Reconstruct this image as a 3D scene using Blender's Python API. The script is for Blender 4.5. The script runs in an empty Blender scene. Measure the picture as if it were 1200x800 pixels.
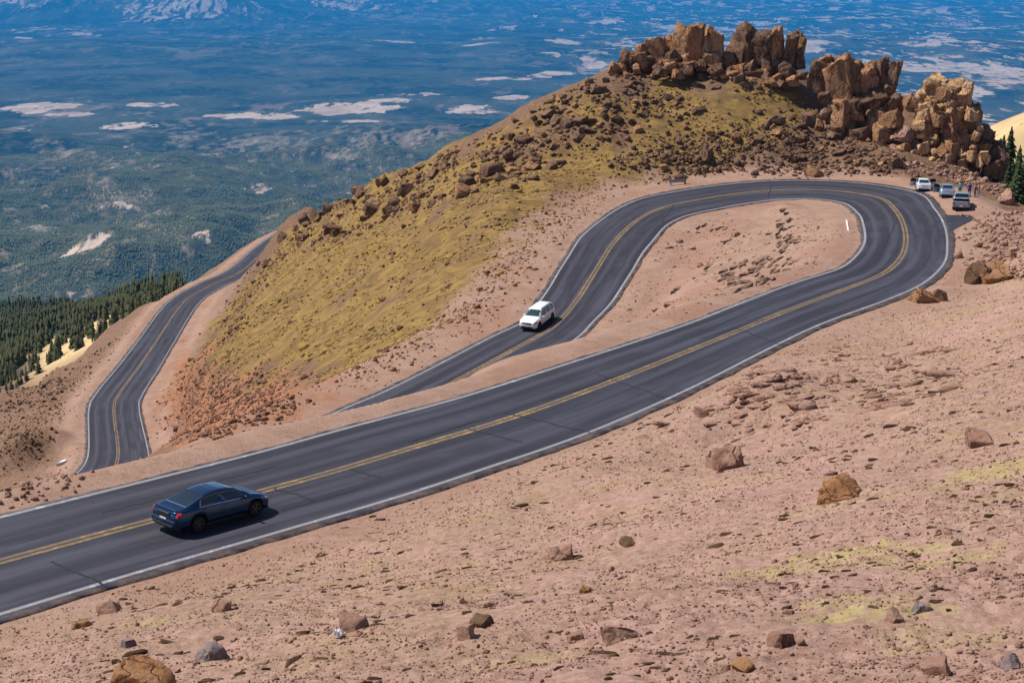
AZ_STEP = .065; R_STEP = .0052
HAZE = 3.8e-5; HAZE_COL = (.01, .40, 1.0)
SUN_EL = 56; SUN_AZ = -76; SUN = 3.9; SUN_ANGLE = 1.2; SKY = .085; EXPOSURE = 0.5

import bpy, bmesh, math, random
import numpy as np
from mathutils import Vector, Matrix

R = math.radians
random.seed(7)
RNG = np.random.default_rng(7)
scene = bpy.context.scene
COL = scene.collection
FOCAL = 1700.0                       # focal length in pixels of a 1200 px wide frame
TH = math.atan(440.0 / FOCAL)        # camera looks down by this much

# ------------------------------------------------------------------ helpers
def tag(o, label=None, cat=None, group=None, kind=None):
    if label: o['label'] = label
    if cat: o['category'] = cat
    if group: o['group'] = group
    if kind: o['kind'] = kind
    return o

def empty(name, loc=(0, 0, 0), rz=0.0):
    o = bpy.data.objects.new(name, None)
    o.empty_display_size = 0.3
    COL.objects.link(o)
    o.location = loc
    o.rotation_euler = (0, 0, rz)
    return o

def mesh_np(name, V, F, mat=None, parent=None, smooth=False, attrs=None, link=True):
    """V (n,3) floats, F (m,k) ints or a list of such arrays -> ONE mesh object"""
    me = bpy.data.meshes.new(name)
    V = np.asarray(V, np.float32)
    Fs = F if isinstance(F, list) else [F]
    Fs = [np.asarray(f, np.int32) for f in Fs if len(f)]
    me.vertices.add(len(V))
    me.vertices.foreach_set('co', V.ravel())
    nl = sum(f.size for f in Fs)
    npol = sum(len(f) for f in Fs)
    me.loops.add(nl)
    me.polygons.add(npol)
    me.loops.foreach_set('vertex_index', np.concatenate([f.ravel() for f in Fs]))
    tot = np.concatenate([np.full(len(f), f.shape[1], np.int32) for f in Fs])
    st = np.concatenate([[0], np.cumsum(tot)[:-1]]).astype(np.int32)
    me.polygons.foreach_set('loop_start', st)
    if smooth:
        me.polygons.foreach_set('use_smooth', np.ones(npol, bool))
    me.update(calc_edges=True)
    me.validate()
    if attrs:
        for k, a in attrs.items():
            at = me.attributes.new(k, 'FLOAT', 'POINT')
            at.data.foreach_set('value', np.asarray(a, np.float32))
    mats = mat if isinstance(mat, (list, tuple)) else [mat]
    for m_ in mats:
        if m_: me.materials.append(m_)
    o = bpy.data.objects.new(name, me)
    if link: COL.objects.link(o)
    if parent: o.parent = parent
    return o

def bm_obj(name, bm, mat=None, parent=None, smooth=False):
    me = bpy.data.meshes.new(name)
    bm.normal_update()
    if smooth:
        for f in bm.faces: f.smooth = True
    bm.to_mesh(me); bm.free()
    mats = mat if isinstance(mat, (list, tuple)) else [mat]
    for m_ in mats:
        if m_: me.materials.append(m_)
    o = bpy.data.objects.new(name, me)
    COL.objects.link(o)
    if parent: o.parent = parent
    return o

def children(o):
    return [c for c in bpy.data.objects if c.parent == o]

def copy_tree(o, parent=None):
    c = o.copy(); COL.objects.link(c)
    if parent: c.parent = parent
    for ch in list(o.children): copy_tree(ch, c)
    return c

# vectorised gradient noise
def _hash(ix, iy, seed):
    h = (ix.astype(np.int64) * 374761393 + iy.astype(np.int64) * 668265263 + seed * 974634777) & 0xffffffff
    h = ((h ^ (h >> 13)) * 1274126177) & 0xffffffff
    return (h ^ (h >> 16)) & 0xffff
def perlin(x, y, seed=0):
    x = np.asarray(x, float); y = np.asarray(y, float)
    ix = np.floor(x); iy = np.floor(y)
    fx = x - ix; fy = y - iy
    u = fx*fx*fx*(fx*(fx*6-15)+10); v = fy*fy*fy*(fy*(fy*6-15)+10)
    def g(dx, dy):
        a = _hash(ix+dx, iy+dy, seed) * (2*np.pi/65536.0)
        return np.cos(a)*(fx-dx) + np.sin(a)*(fy-dy)
    a = g(0,0); b = g(1,0); c = g(0,1); d = g(1,1)
    return (a + u*(b-a) + v*((c + u*(d-c)) - (a + u*(b-a)))) * 1.5
def fbm(x, y, oct=4, seed=0, gain=0.5, lac=2.03):
    s = 0.0; a = 1.0; f = 1.0
    for i in range(oct):
        s = s + a*perlin(x*f, y*f, seed+17*i); a *= gain; f *= lac
    return s
def ridged(x, y, oct=4, seed=0):
    s = 0.0; a = 1.0; f = 1.0
    for i in range(oct):
        s = s + a*(1-2*np.abs(perlin(x*f, y*f, seed+31*i))); a *= .5; f *= 2.1
    return s
def sstep(a, b, x):
    t = np.clip((np.asarray(x, float)-a)/(b-a), 0, 1)
    return t*t*(3-2*t)

# ------------------------------------------------------------------ viewing geometry used to place things where they stand
def ray(u, v):
    x = (np.asarray(u, float)-600)/FOCAL; y = (400-np.asarray(v, float))/FOCAL
    return np.stack(np.broadcast_arrays(x, math.cos(TH)+y*math.sin(TH), -math.sin(TH)+y*math.cos(TH)), -1)
def at(u, v, r):
    """point seen at (u, v) that lies r metres away, measured on the ground plan"""
    d = ray(u, v)
    return d * (r/np.hypot(d[..., 0], d[..., 1]))[..., None] if np.ndim(d) > 1 else d*(r/math.hypot(d[0], d[1]))

# ------------------------------------------------------------------ roads: surveyed edge lines (metres, camera at the origin)
MI = [(-16.83, 44.71, -17.57), (-14.75, 47.2, -17.76), (-12.44, 49.96, -17.97), (-9.88, 53.12, -18.21), (-7.03, 56.95, -18.48), (-2.58, 62.75, -18.91), (2.9, 71.07, -19.47), (9.91, 81.79, -20.14), (14.37, 89.19, -20.58), (19.58, 97.8, -21.06), (23.98, 104.41, -21.46), (26.75, 110.91, -21.85), (29.32, 118.89, -22.27), (31.71, 129.25, -22.72), (33.68, 140.02, -23.18), (34.04, 149.12, -23.71), (31.42, 154.61, -24.12), (27.67, 155.66, -24.38), (24.39, 154.01, -24.58), (20.95, 151.46, -24.81), (17.63, 148.34, -25.01), (14.75, 143.13, -25.33), (12.28, 134.27, -25.96), (10.2, 125.71, -26.69), (7.74, 116.46, -27.38), (5.36, 110.53, -27.92), (4.39, 108.43, -28.25), (1.34, 103.05, -28.57), (-0.81, 99.37, -28.79), (-3.78, 94.66, -29.12), (-6.61, 90.98, -29.39)]
MO = [(-10.73, 40.85, -17.57), (-8.58, 43.21, -17.76), (-6.27, 45.82, -17.97), (-3.8, 48.64, -18.21), (-1.04, 52.13, -18.48), (3.21, 57.81, -18.91), (8.04, 65.59, -19.47), (13.87, 75.99, -20.14), (18.48, 83.56, -20.58), (24.42, 92.01, -21.06), (29.06, 99.65, -21.46), (32.98, 108.56, -21.85), (36.09, 118.51, -22.27), (38.48, 127.48, -22.41), (40.08, 135.83, -22.41), (42.23, 150.21, -22.9), (38.81, 160.19, -23.37), (31.93, 163.78, -23.6), (25.07, 163.1, -23.89), (18.95, 160.14, -24.22), (14.89, 157.09, -24.51), (11.26, 151.67, -25.02), (7.71, 143.73, -25.87), (5.18, 132.99, -26.69), (3.35, 123.61, -27.38), (1.39, 115.08, -27.92), (-1.02, 111.85, -28.25), (-4.21, 106.24, -28.57), (-6.27, 102.7, -28.79), (-9.04, 98.3, -29.12), (-11.67, 94.9, -29.39)]
LI = [(-50.8, 154.12, -57.28), (-51.36, 166.13, -57.81), (-58.18, 190.68, -59.05), (-59.91, 200.63, -59.55), (-61.6, 219.5, -60.55), (-63.62, 239.71, -61.59), (-67.29, 276.74, -63.69), (-66.04, 299.21, -64.8), (-63.56, 318.1, -65.97), (-63.58, 354.66, -67.71), (-62.62, 389.25, -69.6)]
LO = [(-42.48, 160.69, -57.28), (-44.63, 168.99, -57.81), (-51.26, 190.68, -59.05), (-53.06, 199.77, -59.55), (-54.96, 218.0, -60.55), (-57.01, 236.25, -61.59), (-61.13, 276.0, -63.69), (-60.37, 295.02, -64.8), (-57.27, 317.82, -65.97), (-57.28, 354.57, -67.71), (-56.32, 389.08, -69.6)]

def spline(P, step):
    P = np.array(P, float)
    out = []
    Q = np.vstack([2*P[0]-P[1], P, 2*P[-1]-P[-2]])
    for i in range(1, len(Q)-2):
        n = max(2, int(np.linalg.norm(Q[i+1, :2]-Q[i, :2])/step))
        for t in np.arange(n)/n:
            out.append(.5*((2*Q[i]) + (-Q[i-1]+Q[i+1])*t + (2*Q[i-1]-5*Q[i]+4*Q[i+1]-Q[i+2])*t*t + (-Q[i-1]+3*Q[i]-3*Q[i+1]+Q[i+2])*t**3))
    out.append(P[-1])
    return np.array(out)

def road_table(I, O, extra):
    A = np.array([list(i)+list(o)+list(e) for i, o, e in zip(I, O, extra)], float)
    C = (A[:, :3]+A[:, 3:6])/2
    # resample all columns together along the centre line
    n = len(A)
    T = np.vstack([2*A[0]-A[1], A, 2*A[-1]-A[-2]])
    out = []
    for i in range(1, n):
        k = max(2, int(np.linalg.norm(C[i, :2]-C[i-1, :2])/0.8))
        p0, p1, p2, p3 = T[i-1], T[i], T[i+1], T[i+2]
        for t in np.arange(k)/k:
            out.append(.5*((2*p1)+(-p0+p2)*t+(2*p0-5*p1+4*p2-p3)*t*t+(-p0+3*p1-3*p2+p3)*t**3))
    out.append(A[-1])
    S = np.array(out)
    for k in range(2):                               # light smoothing along the road
        S[1:-1] = .25*S[:-2]+.5*S[1:-1]+.25*S[2:]
    return S

# extend the ends beyond what is seen
def ext(I, O, n0, n1, step, dz0, dz1, turn1=0.0):
    I = [np.array(p) for p in I]; O = [np.array(p) for p in O]
    if n0:
        d = ((I[0]+O[0])-(I[1]+O[1])); d[2] = 0; d = d/np.linalg.norm(d)*step
        for k in range(n0):
            I.insert(0, I[0]+d+np.array([0, 0, dz0])); O.insert(0, O[0]+d+np.array([0, 0, dz0]))
    if n1:
        d = ((I[-1]+O[-1])-(I[-3]+O[-3])); d[2] = 0; d = d/np.linalg.norm(d)*step
        h = (I[-1]-O[-1])/2
        c = (I[-1]+O[-1])/2
        for k in range(n1):
            ca, sa = math.cos(turn1), math.sin(turn1)
            d = np.array([ca*d[0]-sa*d[1], sa*d[0]+ca*d[1], 0]); h = np.array([ca*h[0]-sa*h[1], sa*h[0]+ca*h[1], h[2]])
            c = c+d+np.array([0, 0, dz1])
            I.append(c+h); O.append(c-h)
    return I, O
MI, MO = ext(MI, MO, 5, 6, 5.0, .25, -.35, R(3))
LI, LO = ext(LI, LO, 5, 5, 9.0, .5, -1.1, R(-14))
# the near end of the lower road bends away below the upper road
for k in range(5):
    s = (5-k)/5.0
    for P in (LI, LO): P[k] = P[k] + np.array([-9*s*s, 3*s, 0])
nM, nL = len(MI), len(LI)
# per-station: asphalt beyond the inner line, beyond the outer line, flat shoulder inside, flat shoulder outside
eM = []
for k in range(nM):
    j = k-5
    if j < 9:    e = (.35, .5, 1.5, .3)
    elif j < 13: e = (.35, .6, 1.6, 1.2)
    elif j < 16: e = (.5, .7, 1.6, 3.2)
    elif j < 20: e = (.5, .8, 1.6, 3.2)
    elif j < 24: e = (.4, .5, 2.2, 3.8)
    else:        e = (.4, .5, 2.0, 4.2)
    eM.append(e)
eL = [(.5, .4, .7, 1.0)]*nL
TM = road_table(MI, MO, eM)
TL = road_table(LI, LO, eL)

def road_frames(S):
    C = (S[:, :3]+S[:, 3:6])/2
    T = np.gradient(C, axis=0)
    L = np.linalg.norm(T[:, :2], axis=1)
    g = T[:, 2]/L
    T2 = T[:, :2]/L[:, None]
    N = np.stack([-T2[:, 1], T2[:, 0]], 1)
    w = S[:, :3]-S[:, 3:6]
    sgn = np.sign((w[:, :2]*N).sum(1))
    N = N*sgn[:, None]
    hw = np.abs((w[:, :2]*N).sum(1))/2
    bank = (w[:, 2]/2)/np.maximum(hw, .5)
    return C, T2, N, hw, bank, g
FR = [road_frames(TM), road_frames(TL)]
TAB = [TM, TL]
RD = np.concatenate([np.column_stack([f[0], f[1], f[2], f[3], f[4], f[5], t[:, 6:10]]) for f, t in zip(FR, TAB)])
# columns: 0-2 C, 3-4 T, 5-6 N, 7 hw, 8 bank, 9 grade, 10 eI, 11 eO, 12 fI, 13 fO
ROADGRID = None
def road_query(x, y):
    """nearest road: distance beyond the asphalt edge, beyond the flat shoulder, road level, signed offset (+ inside)"""
    x = np.ravel(x); y = np.ravel(y)
    e_out = np.full(len(x), 1e3); z_out = np.zeros(len(x)); ex = np.full(len(x), 1e3); off = np.zeros(len(x))
    near = np.where((np.hypot(x, y) < 560))[0]
    if ROADGRID is not None:
        gi = np.clip(((x[near]+340)/4).astype(int), 0, ROADGRID.shape[1]-1); gj = np.clip(((y[near]+40)/4).astype(int), 0, ROADGRID.shape[0]-1)
        near = near[ROADGRID[gj, gi] < 19]
    Pm = RD[:, :2].astype(np.float32)
    for c in range(0, len(near), 20000):
        id_ = near[c:c+20000]
        dx = x[id_, None].astype(np.float32)-Pm[None, :, 0]; dy = y[id_, None].astype(np.float32)-Pm[None, :, 1]
        j = np.argmin(dx*dx+dy*dy - 0.6*(RD[None, :, 7]**2).astype(np.float32), axis=1)
        q = RD[j]
        px = x[id_]-q[:, 0]; py = y[id_]-q[:, 1]
        s = px*q[:, 3]+py*q[:, 4]; t = px*q[:, 5]+py*q[:, 6]
        over = np.maximum(np.abs(s)-1.2, 0)
        ed = np.abs(t)-q[:, 7]-np.where(t > 0, q[:, 10], q[:, 11])
        e = np.where(ed > 0, np.hypot(ed, over), np.maximum(ed, over))
        e_out[id_] = e
        fl = np.where(t > 0, q[:, 12], q[:, 13])
        ex[id_] = np.maximum(e-fl, 0)
        lim = q[:, 7]+4
        z_out[id_] = q[:, 2]+q[:, 9]*np.clip(s, -4, 4)+q[:, 8]*np.clip(t, -lim, lim)
        off[id_] = t
    return e_out, ex, z_out, off

_gx, _gy = np.meshgrid(np.arange(-338, 342, 4.0), np.arange(-38, 602, 4.0))
ROADGRID = road_query(_gx, _gy)[0].reshape(_gx.shape)
# ------------------------------------------------------------------ ground shape: control points (seen at u, v; r metres away)
NEAR = [
 # slope below the camera
 (0,800,30),(0,760,33),(200,800,24),(200,745,31),(400,800,20.5),(400,720,30),(400,655,40),(600,800,19),(600,720,25.5),(600,640,38),
 (800,800,18.2),(800,700,25),(800,600,38),(800,530,53),(1000,800,17.8),(1000,700,23.5),(1000,600,33.5),(1000,520,46),(1000,450,64),(1200,800,17.5),
 (1200,700,22.5),(1200,600,31),(1200,500,44),(1200,420,62),(1200,360,80),(1200,300,108),(1150,330,104),(1100,400,80),(1050,420,75),(1130,350,98),
 (1200,265,132),(1150,290,124),(1400,800,17),(1400,500,38),(1400,350,65),(1500,260,90),(1350,260,118),(-250,800,33),(-250,760,37),(300,900,14),(900,900,13),(1300,900,12.5),
 # lay-by and the ground round the towers
 (1110,232,162),(1150,245,152),(1160,225,168),(1180,250,150),(1060,205,172),(1000,205,172),(1100,205,176),(1150,205,180),(1195,235,172),(1250,230,180),
 (900,205,171),(800,215,164),(950,180,178),(1040,180,180),(1100,180,186),(1160,200,190),(1040,150,189),(980,130,193),(930,150,184),(860,160,178),(800,150,180),(850,110,188),(800,90,191),(760,100,188),(900,90,192),
 # crest
 (352,256,330),(370,243,285),(400,230,240),(450,206,213),(500,186,200),(550,163,192),(600,140,188),(640,116,187),(690,93,189),(740,75,192),(780,72,195),(850,70,197),(930,85,197),(965,100,198),(1040,120,199),(1080,120,198),(1130,160,200),
 # slope of the spur
 (750,180,172),(700,150,177),(700,210,162),(640,200,166),(640,270,140),(600,200,170),(600,280,140),(560,330,126),(550,250,152),(500,300,148),(500,250,163),(450,300,165),(450,250,185),(500,380,119),(450,400,122),
 (400,350,152),(400,440,112),(350,420,140),(350,480,106),(400,280,195),(350,300,232),(300,350,196),(300,420,155),(300,480,115),(250,400,192),(250,460,158),(250,510,125),(210,440,185),(210,480,165),(200,520,150),(240,535,115),(310,505,101),
 (352,296,255),(372,270,270),
 # below the roads, mostly hidden
 (230,580,86),(150,610,88),
 # left of the lower road
 (60,560,160),(0,590,158),(60,500,185),(0,520,182),(0,460,235),(60,432,262),(90,430,235),(50,470,212),
]
PTS = [at(u, v, r) for u, v, r in NEAR]
PTS += [np.array(p) for p in [(-22,90,-33.5),(-33,108,-41),(-42,128,-49),(-60,110,-44),(-60,80,-37),(-80,130,-56),(-40,40,-20),(-60,30,-21),
  (-30,10,-12),(30,0,-1.5),(0,0,-1.8),(60,20,-4),(90,60,-10),(100,110,-16)]]
# behind the crest the ground drops away
for u, v, r in [(352,256,330),(370,243,285),(400,230,240),(450,206,213),(500,186,200),(550,163,192),(600,140,188),(640,116,187),(690,93,189),(740,75,192),(780,72,195),(850,70,197),(930,85,197),(965,100,198),(1040,120,199),(1080,120,198),(1130,160,200),(1195,235,172)]:
    for dr, dz in ((22, 11), (70, 46), (150, 105), (240, 170)):
        p = at(u, v, r); h = np.array([p[0], p[1]])*(r+dr)/r
        PTS.append(np.array([h[0], h[1], p[2]-dz]))
for u, v, r in [(0,460,235),(60,432,262)]:
    for dr, dz in ((25, 14), (70, 40)):
        p = at(u, v, r); h = np.array([p[0], p[1]])*(r+dr)/r
        PTS.append(np.array([h[0], h[1], p[2]-dz]))
for f in FR:
    PTS += [c for c in f[0][::7]]
# the bank between the upper road and the one below it falls steeply first, then eases
_C, _T, _N, _hw, _b, _g = FR[0]
for k in range(0, len(_C), 6):
    if _C[k, 1] < 74 and _C[k, 0] < 12:
        for dd, dz in ((3.5, 1.0), (7, 3.0), (11, 4.9), (15, 6.4)):
            q = _C[k, :2]+_N[k]*(_hw[k]+dd); PTS.append(np.array([q[0], q[1], _C[k, 2]-dz]))
_C, _T, _N, _hw, _b, _g = FR[1]
for k in range(0, len(_C), 10):
    for dd, dz in (((6, .9), (13, 3.2)) if _C[k, 1] < 225 else ((4, .8), (9, 4.2), (17, 10))):
        q = _C[k, :2]+_N[k]*(_hw[k]+dd); PTS.append(np.array([q[0], q[1], _C[k, 2]-dz]))
    if 180 < _C[k, 1] < 400:
        for dd, dz in ((2.5, .1), (5.5, 1.6)):
            q = _C[k, :2]-_N[k]*(_hw[k]+dd); PTS.append(np.array([q[0], q[1], _C[k, 2]+dz]))
PTS = np.array(PTS)
class TPS:
    def __init__(s, P, val, lam):
        s.P = P; n = len(P)
        K = s.k(P, P)+lam*np.eye(n)
        Q = np.column_stack([np.ones(n), P])
        A = np.block([[K, Q], [Q.T, np.zeros((3, 3))]])
        s.w = np.linalg.solve(A, np.concatenate([val, np.zeros(3)]))
    @staticmethod
    def k(A, B):
        d2 = ((A[:, None, 0]-B[None, :, 0])**2+(A[:, None, 1]-B[None, :, 1])**2)
        return .5*d2*np.log(d2+1e-9)
    def __call__(s, X):
        out = np.empty(len(X))
        for c in range(0, len(X), 40000):
            x = X[c:c+40000]
            out[c:c+40000] = s.k(x, s.P)@s.w[:-3]+s.w[-3]+x@s.w[-2:]
        return out
tps = TPS(PTS[:, :2]/100, PTS[:, 2], .0008)
GX0, GX1, GY0, GY1, GS = -330.0, 330.0, -30.0, 560.0, 1.5
gx = np.arange(GX0, GX1+GS, GS); gy = np.arange(GY0, GY1+GS, GS)
GXX, GYY = np.meshgrid(gx, gy)
GZ = tps(np.column_stack([GXX.ravel(), GYY.ravel()])/100).reshape(GXX.shape)
def near_base(x, y):
    fx = np.clip((x-GX0)/GS, 0, len(gx)-1.001); fy = np.clip((y-GY0)/GS, 0, len(gy)-1.001)
    ix = fx.astype(int); iy = fy.astype(int); a = fx-ix; b = fy-iy
    a = a*a*(3-2*a)*.3+a*.7; b = b*b*(3-2*b)*.3+b*.7
    return (GZ[iy, ix]*(1-a)+GZ[iy, ix+1]*a)*(1-b)+(GZ[iy+1, ix]*(1-a)+GZ[iy+1, ix+1]*a)*b
# mountain flank farther out: shape given in bearing / log distance
FAR = [(-400,450,500),(-400,800,430),(-400,1150,360),(0,450,462),(0,600,436),(0,800,402),(0,1150,363),(60,450,436),(100,450,408),(100,600,388),(100,800,370),(100,1150,356),(160,450,372),(200,430,352),(200,520,346),(200,800,345),(200,1150,341),
 (300,450,335),(300,800,340),(300,1150,338),(500,450,340),(500,1150,350),(800,450,330),(900,1150,350),(1050,450,290),(1130,400,195),(1130,480,168),(1130,560,180),(1130,1000,330),(1200,330,225),(1200,400,160),(1200,460,140),(1200,520,136),(1200,700,200),(1200,1150,330),
 (1300,450,112),(1300,600,108),(1500,450,60),(1500,800,120),(1700,450,0)]
FP = []; FV = []
for u, r, v in FAR:
    d = ray(u, v); FP.append((math.atan2(d[0], d[1])*4, math.log(r)*2)); FV.append(d[2]/math.hypot(d[0], d[1]))
ftps = TPS(np.array(FP), np.array(FV), .002)
def far_base(x, y):
    r = np.hypot(x, y); az = np.arctan2(x, y)
    azc = np.clip(az, -.75, .75)
    rc = np.clip(r, 300, 1250)
    ratio = ftps(np.column_stack([azc*4, np.log(rc)*2]))
    z1 = ratio*r + sstep(450, 800, r)*fbm(x/140, y/140, 3, 5)*9
    # beyond the shoulder the flank falls to the plain
    z1 = z1 - np.maximum(r-1150, 0)*.33
    plain = -1105 + fbm(x/2600, y/2600, 5, 11)*70*sstep(3500, 6500, r)*(1-.75*sstep(9000, 12000, r)*(1-sstep(15000, 24000, r))) + np.abs(fbm(x/5200+3, y/5200, 4, 23))*130*sstep(3000, 5000, r)*(1-sstep(8500, 10500, r))
    plain = plain + (ridged(x/1900+.3*perlin(x/2500, y/2500, 8), y/1700, 5, 63)*85+fbm(x/420, y/420, 3, 64)*14)*sstep(2800, 4200, r)*(1-sstep(8000, 10500, r)) + ridged(x/3800, y/3000, 4, 65)*45*sstep(11500, 15000, r)*(1-sstep(24000, 27000, r))*.6
    # foothill belts
    u0 = np.degrees(az)
    plain = plain + 120*np.exp(-((r-5200)/900)**2)*(0.5+.5*perlin(u0/3.2, r/4000, 3))
    plain = plain + 150*np.exp(-((r-19500)/2600)**2)*(0.6+.5*perlin(u0/5, r/9000, 9))
    far = sstep(26000, 40000, r)
    mt = ridged(x/9000, y/9000, 5, 41)
    wl = .35+.65*np.exp(-((u0+11)/7.5)**2)
    plain = plain + far*wl*np.maximum(mt*.5+.15, 0)*620
    # lone peaks on the skyline of the plain
    for pu, pr, hh, ww in ((-16.6, 30500, 250, 520), (-13.8, 31500, 520, 2100), (-12.9, 33000, 380, 1500), (-11.2, 29800, 330, 720), (-10.3, 29300, 170, 480), (-19.3, 33000, 400, 2300), (-7.0, 37000, 330, 3000), (-15.3, 35000, 330, 1700)):
        cx, cy = pr*math.sin(R(pu)), pr*math.cos(R(pu))
        dd = np.hypot(x-cx, y-cy)/ww
        plain = plain + hh*np.exp(-dd**1.5)*(1+.35*fbm(x/1400, y/1400, 4, 77))
    k = sstep(2600, 4300, r)
    lo = np.maximum(z1, -1130)
    return lo*(1-k)+plain*k
def smask(x, y):
    """where the ground is rubble rather than fine gravel"""
    return np.clip(fbm(x/9, y/9, 4, 91)*.8+.25, 0, 1)
def ground(x, y, detail=True):
    sh = np.shape(x)
    x = np.ravel(np.asarray(x, float)); y = np.ravel(np.asarray(y, float))
    r = np.hypot(x, y)
    z = np.empty(len(x))
    n = r < 455
    z[n] = near_base(x[n], y[n])
    m = r > 385
    zf = far_base(x[m], y[m])
    k = sstep(385, 452, r[m])
    zz = z[m]; zz = np.where(r[m] < 455, zz, zf)
    z[m] = zz*(1-k)+zf*k
    e, exf, zr, off = road_query(x, y)
    if detail:
        nn = n
        xn, yn = x[nn], y[nn]
        spur = sstep(112, 150, yn)*sstep(420, 300, r[nn])
        ramp = sstep(0, 4, exf[nn])
        d = fbm(xn/7, yn/7, 4, 3)*.22 + fbm(xn/1.3, yn/1.3, 3, 8)*.05*sstep(140, 40, r[nn])
        d = d + spur*(fbm(xn/11, yn/11, 5, 15)*.8 + .35*np.maximum(fbm(xn/3.1, yn/3.1, 4, 19), 0)*smask(xn, yn))
        d = d + .05*fbm(xn/.45, yn/.45, 3, 28)*sstep(60, 15, r[nn])
        z[nn] = z[nn] + d*ramp
        z[nn] = z[nn] + (1-ramp)*sstep(.3, 1.2, e[nn])*fbm(xn/1.7, yn/1.7, 3, 2)*.05
    bw = np.where((x < -46) & (y > 140), 2.4, np.where((off > 0) & (y < 62) & (x < 2), 2.6, 5.5))
    k = sstep(0, 1, exf/bw)
    berm = .05*np.exp(-((e-2.0)/.8)**2)*(off > 0)
    low = zr-.05-.09*sstep(.15, -.5, e)+sstep(.2, .9, e)*.07+berm
    z = np.where(exf < bw, low*(1-k)+z*k, z)
    return z.reshape(sh)
def hit(u, v, r0=10., r1=60000.):
    """where the sight line through (u, v) meets the ground"""
    d = ray(u, v); d = d/math.hypot(d[0], d[1])
    for q0, q1, qn in ((r0, 440., 300), (440., r1, 420)):
        rr = np.exp(np.linspace(math.log(q0), math.log(q1), qn))
        if np.any(d[2]*rr < ground(d[0]*rr, d[1]*rr)): break
    g = ground(d[0]*rr, d[1]*rr)
    below = np.where(d[2]*rr < g)[0]
    i = below[0] if len(below) else len(rr)-1
    a, b = rr[max(i-1, 0)], rr[i]
    ss = np.linspace(a, b, 30)
    g = ground(d[0]*ss, d[1]*ss)
    below = np.where(d[2]*ss < g)[0]
    s = ss[below[0]] if len(below) else b
    return np.array([d[0]*s, d[1]*s, float(ground(np.array([d[0]*s]), np.array([d[1]*s]))[0])])

# ------------------------------------------------------------------ materials
class NT:
    """small helper round a node tree"""
    def __init__(s, name):
        s.m = bpy.data.materials.new(name); s.m.use_nodes = True
        s.t = s.m.node_tree; s.n = s.t.nodes; s.l = s.t.links
        s.b = s.n['Principled BSDF']
        s.co = None
    def pos(s):
        if s.co is None:
            g = s.n.new('ShaderNodeNewGeometry'); s.co = g.outputs['Position']
        return s.co
    def obj(s):
        g = s.n.new('ShaderNodeTexCoord'); return g.outputs['Object']
    def lk(s, a, b): s.l.new(a, b)
    def val(s, x, sock):
        if isinstance(x, (int, float)): sock.default_value = x
        elif isinstance(x, (tuple, list)): sock.default_value = tuple(x)+((1,) if len(x) == 3 and len(sock.default_value) == 4 else ())
        else: s.l.new(x, sock)
    def map(s, v, scale=(1, 1, 1), rot=(0, 0, 0)):
        n = s.n.new('ShaderNodeMapping'); s.lk(v, n.inputs['Vector'])
        n.inputs['Scale'].default_value = scale; n.inputs['Rotation'].default_value = rot
        return n.outputs[0]
    def noise(s, scale, detail=4, rough=.55, v=None, dist=0.0):
        n = s.n.new('ShaderNodeTexNoise'); n.inputs['Scale'].default_value = scale
        n.inputs['Detail'].default_value = detail; n.inputs['Roughness'].default_value = rough
        n.inputs['Distortion'].default_value = dist
        s.lk(v if v is not None else s.pos(), n.inputs['Vector']); return n.outputs['Fac']
    def voro(s, scale, v=None, feature='F1', out='Distance'):
        n = s.n.new('ShaderNodeTexVoronoi'); n.feature = feature; n.inputs['Scale'].default_value = scale
        s.lk(v if v is not None else s.pos(), n.inputs['Vector']); return n.outputs[out]
    def ramp(s, x, a, b, lo=0.0, hi=1.0):
        n = s.n.new('ShaderNodeMapRange'); n.interpolation_type = 'SMOOTHSTEP'
        s.val(x, n.inputs[0]); n.inputs[1].default_value = a; n.inputs[2].default_value = b
        n.inputs[3].default_value = lo; n.inputs[4].default_value = hi
        return n.outputs[0]
    def mix(s, f, a, b, mode='MIX'):
        n = s.n.new('ShaderNodeMix'); n.data_type = 'RGBA'; n.blend_type = mode
        s.val(f, n.inputs[0]); s.val(a, n.inputs[6]); s.val(b, n.inputs[7]); return n.outputs[2]
    def math(s, op, a, b=0.0, clamp=False):
        n = s.n.new('ShaderNodeMath'); n.operation = op; n.use_clamp = clamp
        s.val(a, n.inputs[0]); s.val(b, n.inputs[1]); return n.outputs[0]
    def attr(s, name):
        n = s.n.new('ShaderNodeAttribute'); n.attribute_name = name; return n.outputs['Fac']
    def bump(s, h, dist, strength=1.0, prev=None):
        n = s.n.new('ShaderNodeBump'); n.inputs['Distance'].default_value = dist; n.inputs['Strength'].default_value = strength
        s.lk(h, n.inputs['Height'])
        if prev is not None: s.lk(prev, n.inputs['Normal'])
        return n.outputs[0]
    def done(s, color, rough=.9, normal=None, spec=.2, metal=0.0):
        s.val(color, s.b.inputs['Base Color']); s.val(rough, s.b.inputs['Roughness'])
        s.b.inputs['Specular IOR Level'].default_value = spec
        s.val(metal, s.b.inputs['Metallic'])
        if normal is not None: s.lk(normal, s.b.inputs['Normal'])
        return s.m

def mat_plain(name, col, rough=.6, metal=0.0, spec=.5, var=.12, scale=6.0, coat=0.0):
    t = NT(name)
    f = t.noise(scale, 4, v=t.obj())
    c = t.mix(t.ramp(f, .3, .7), tuple(x*(1-var) for x in col), tuple(min(1, x*(1+var)) for x in col))
    m = t.done(c, rough, None, spec, metal)
    if coat:
        t.b.inputs['Coat Weight'].default_value = coat; t.b.inputs['Coat Roughness'].default_value = .04
    return m

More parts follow.
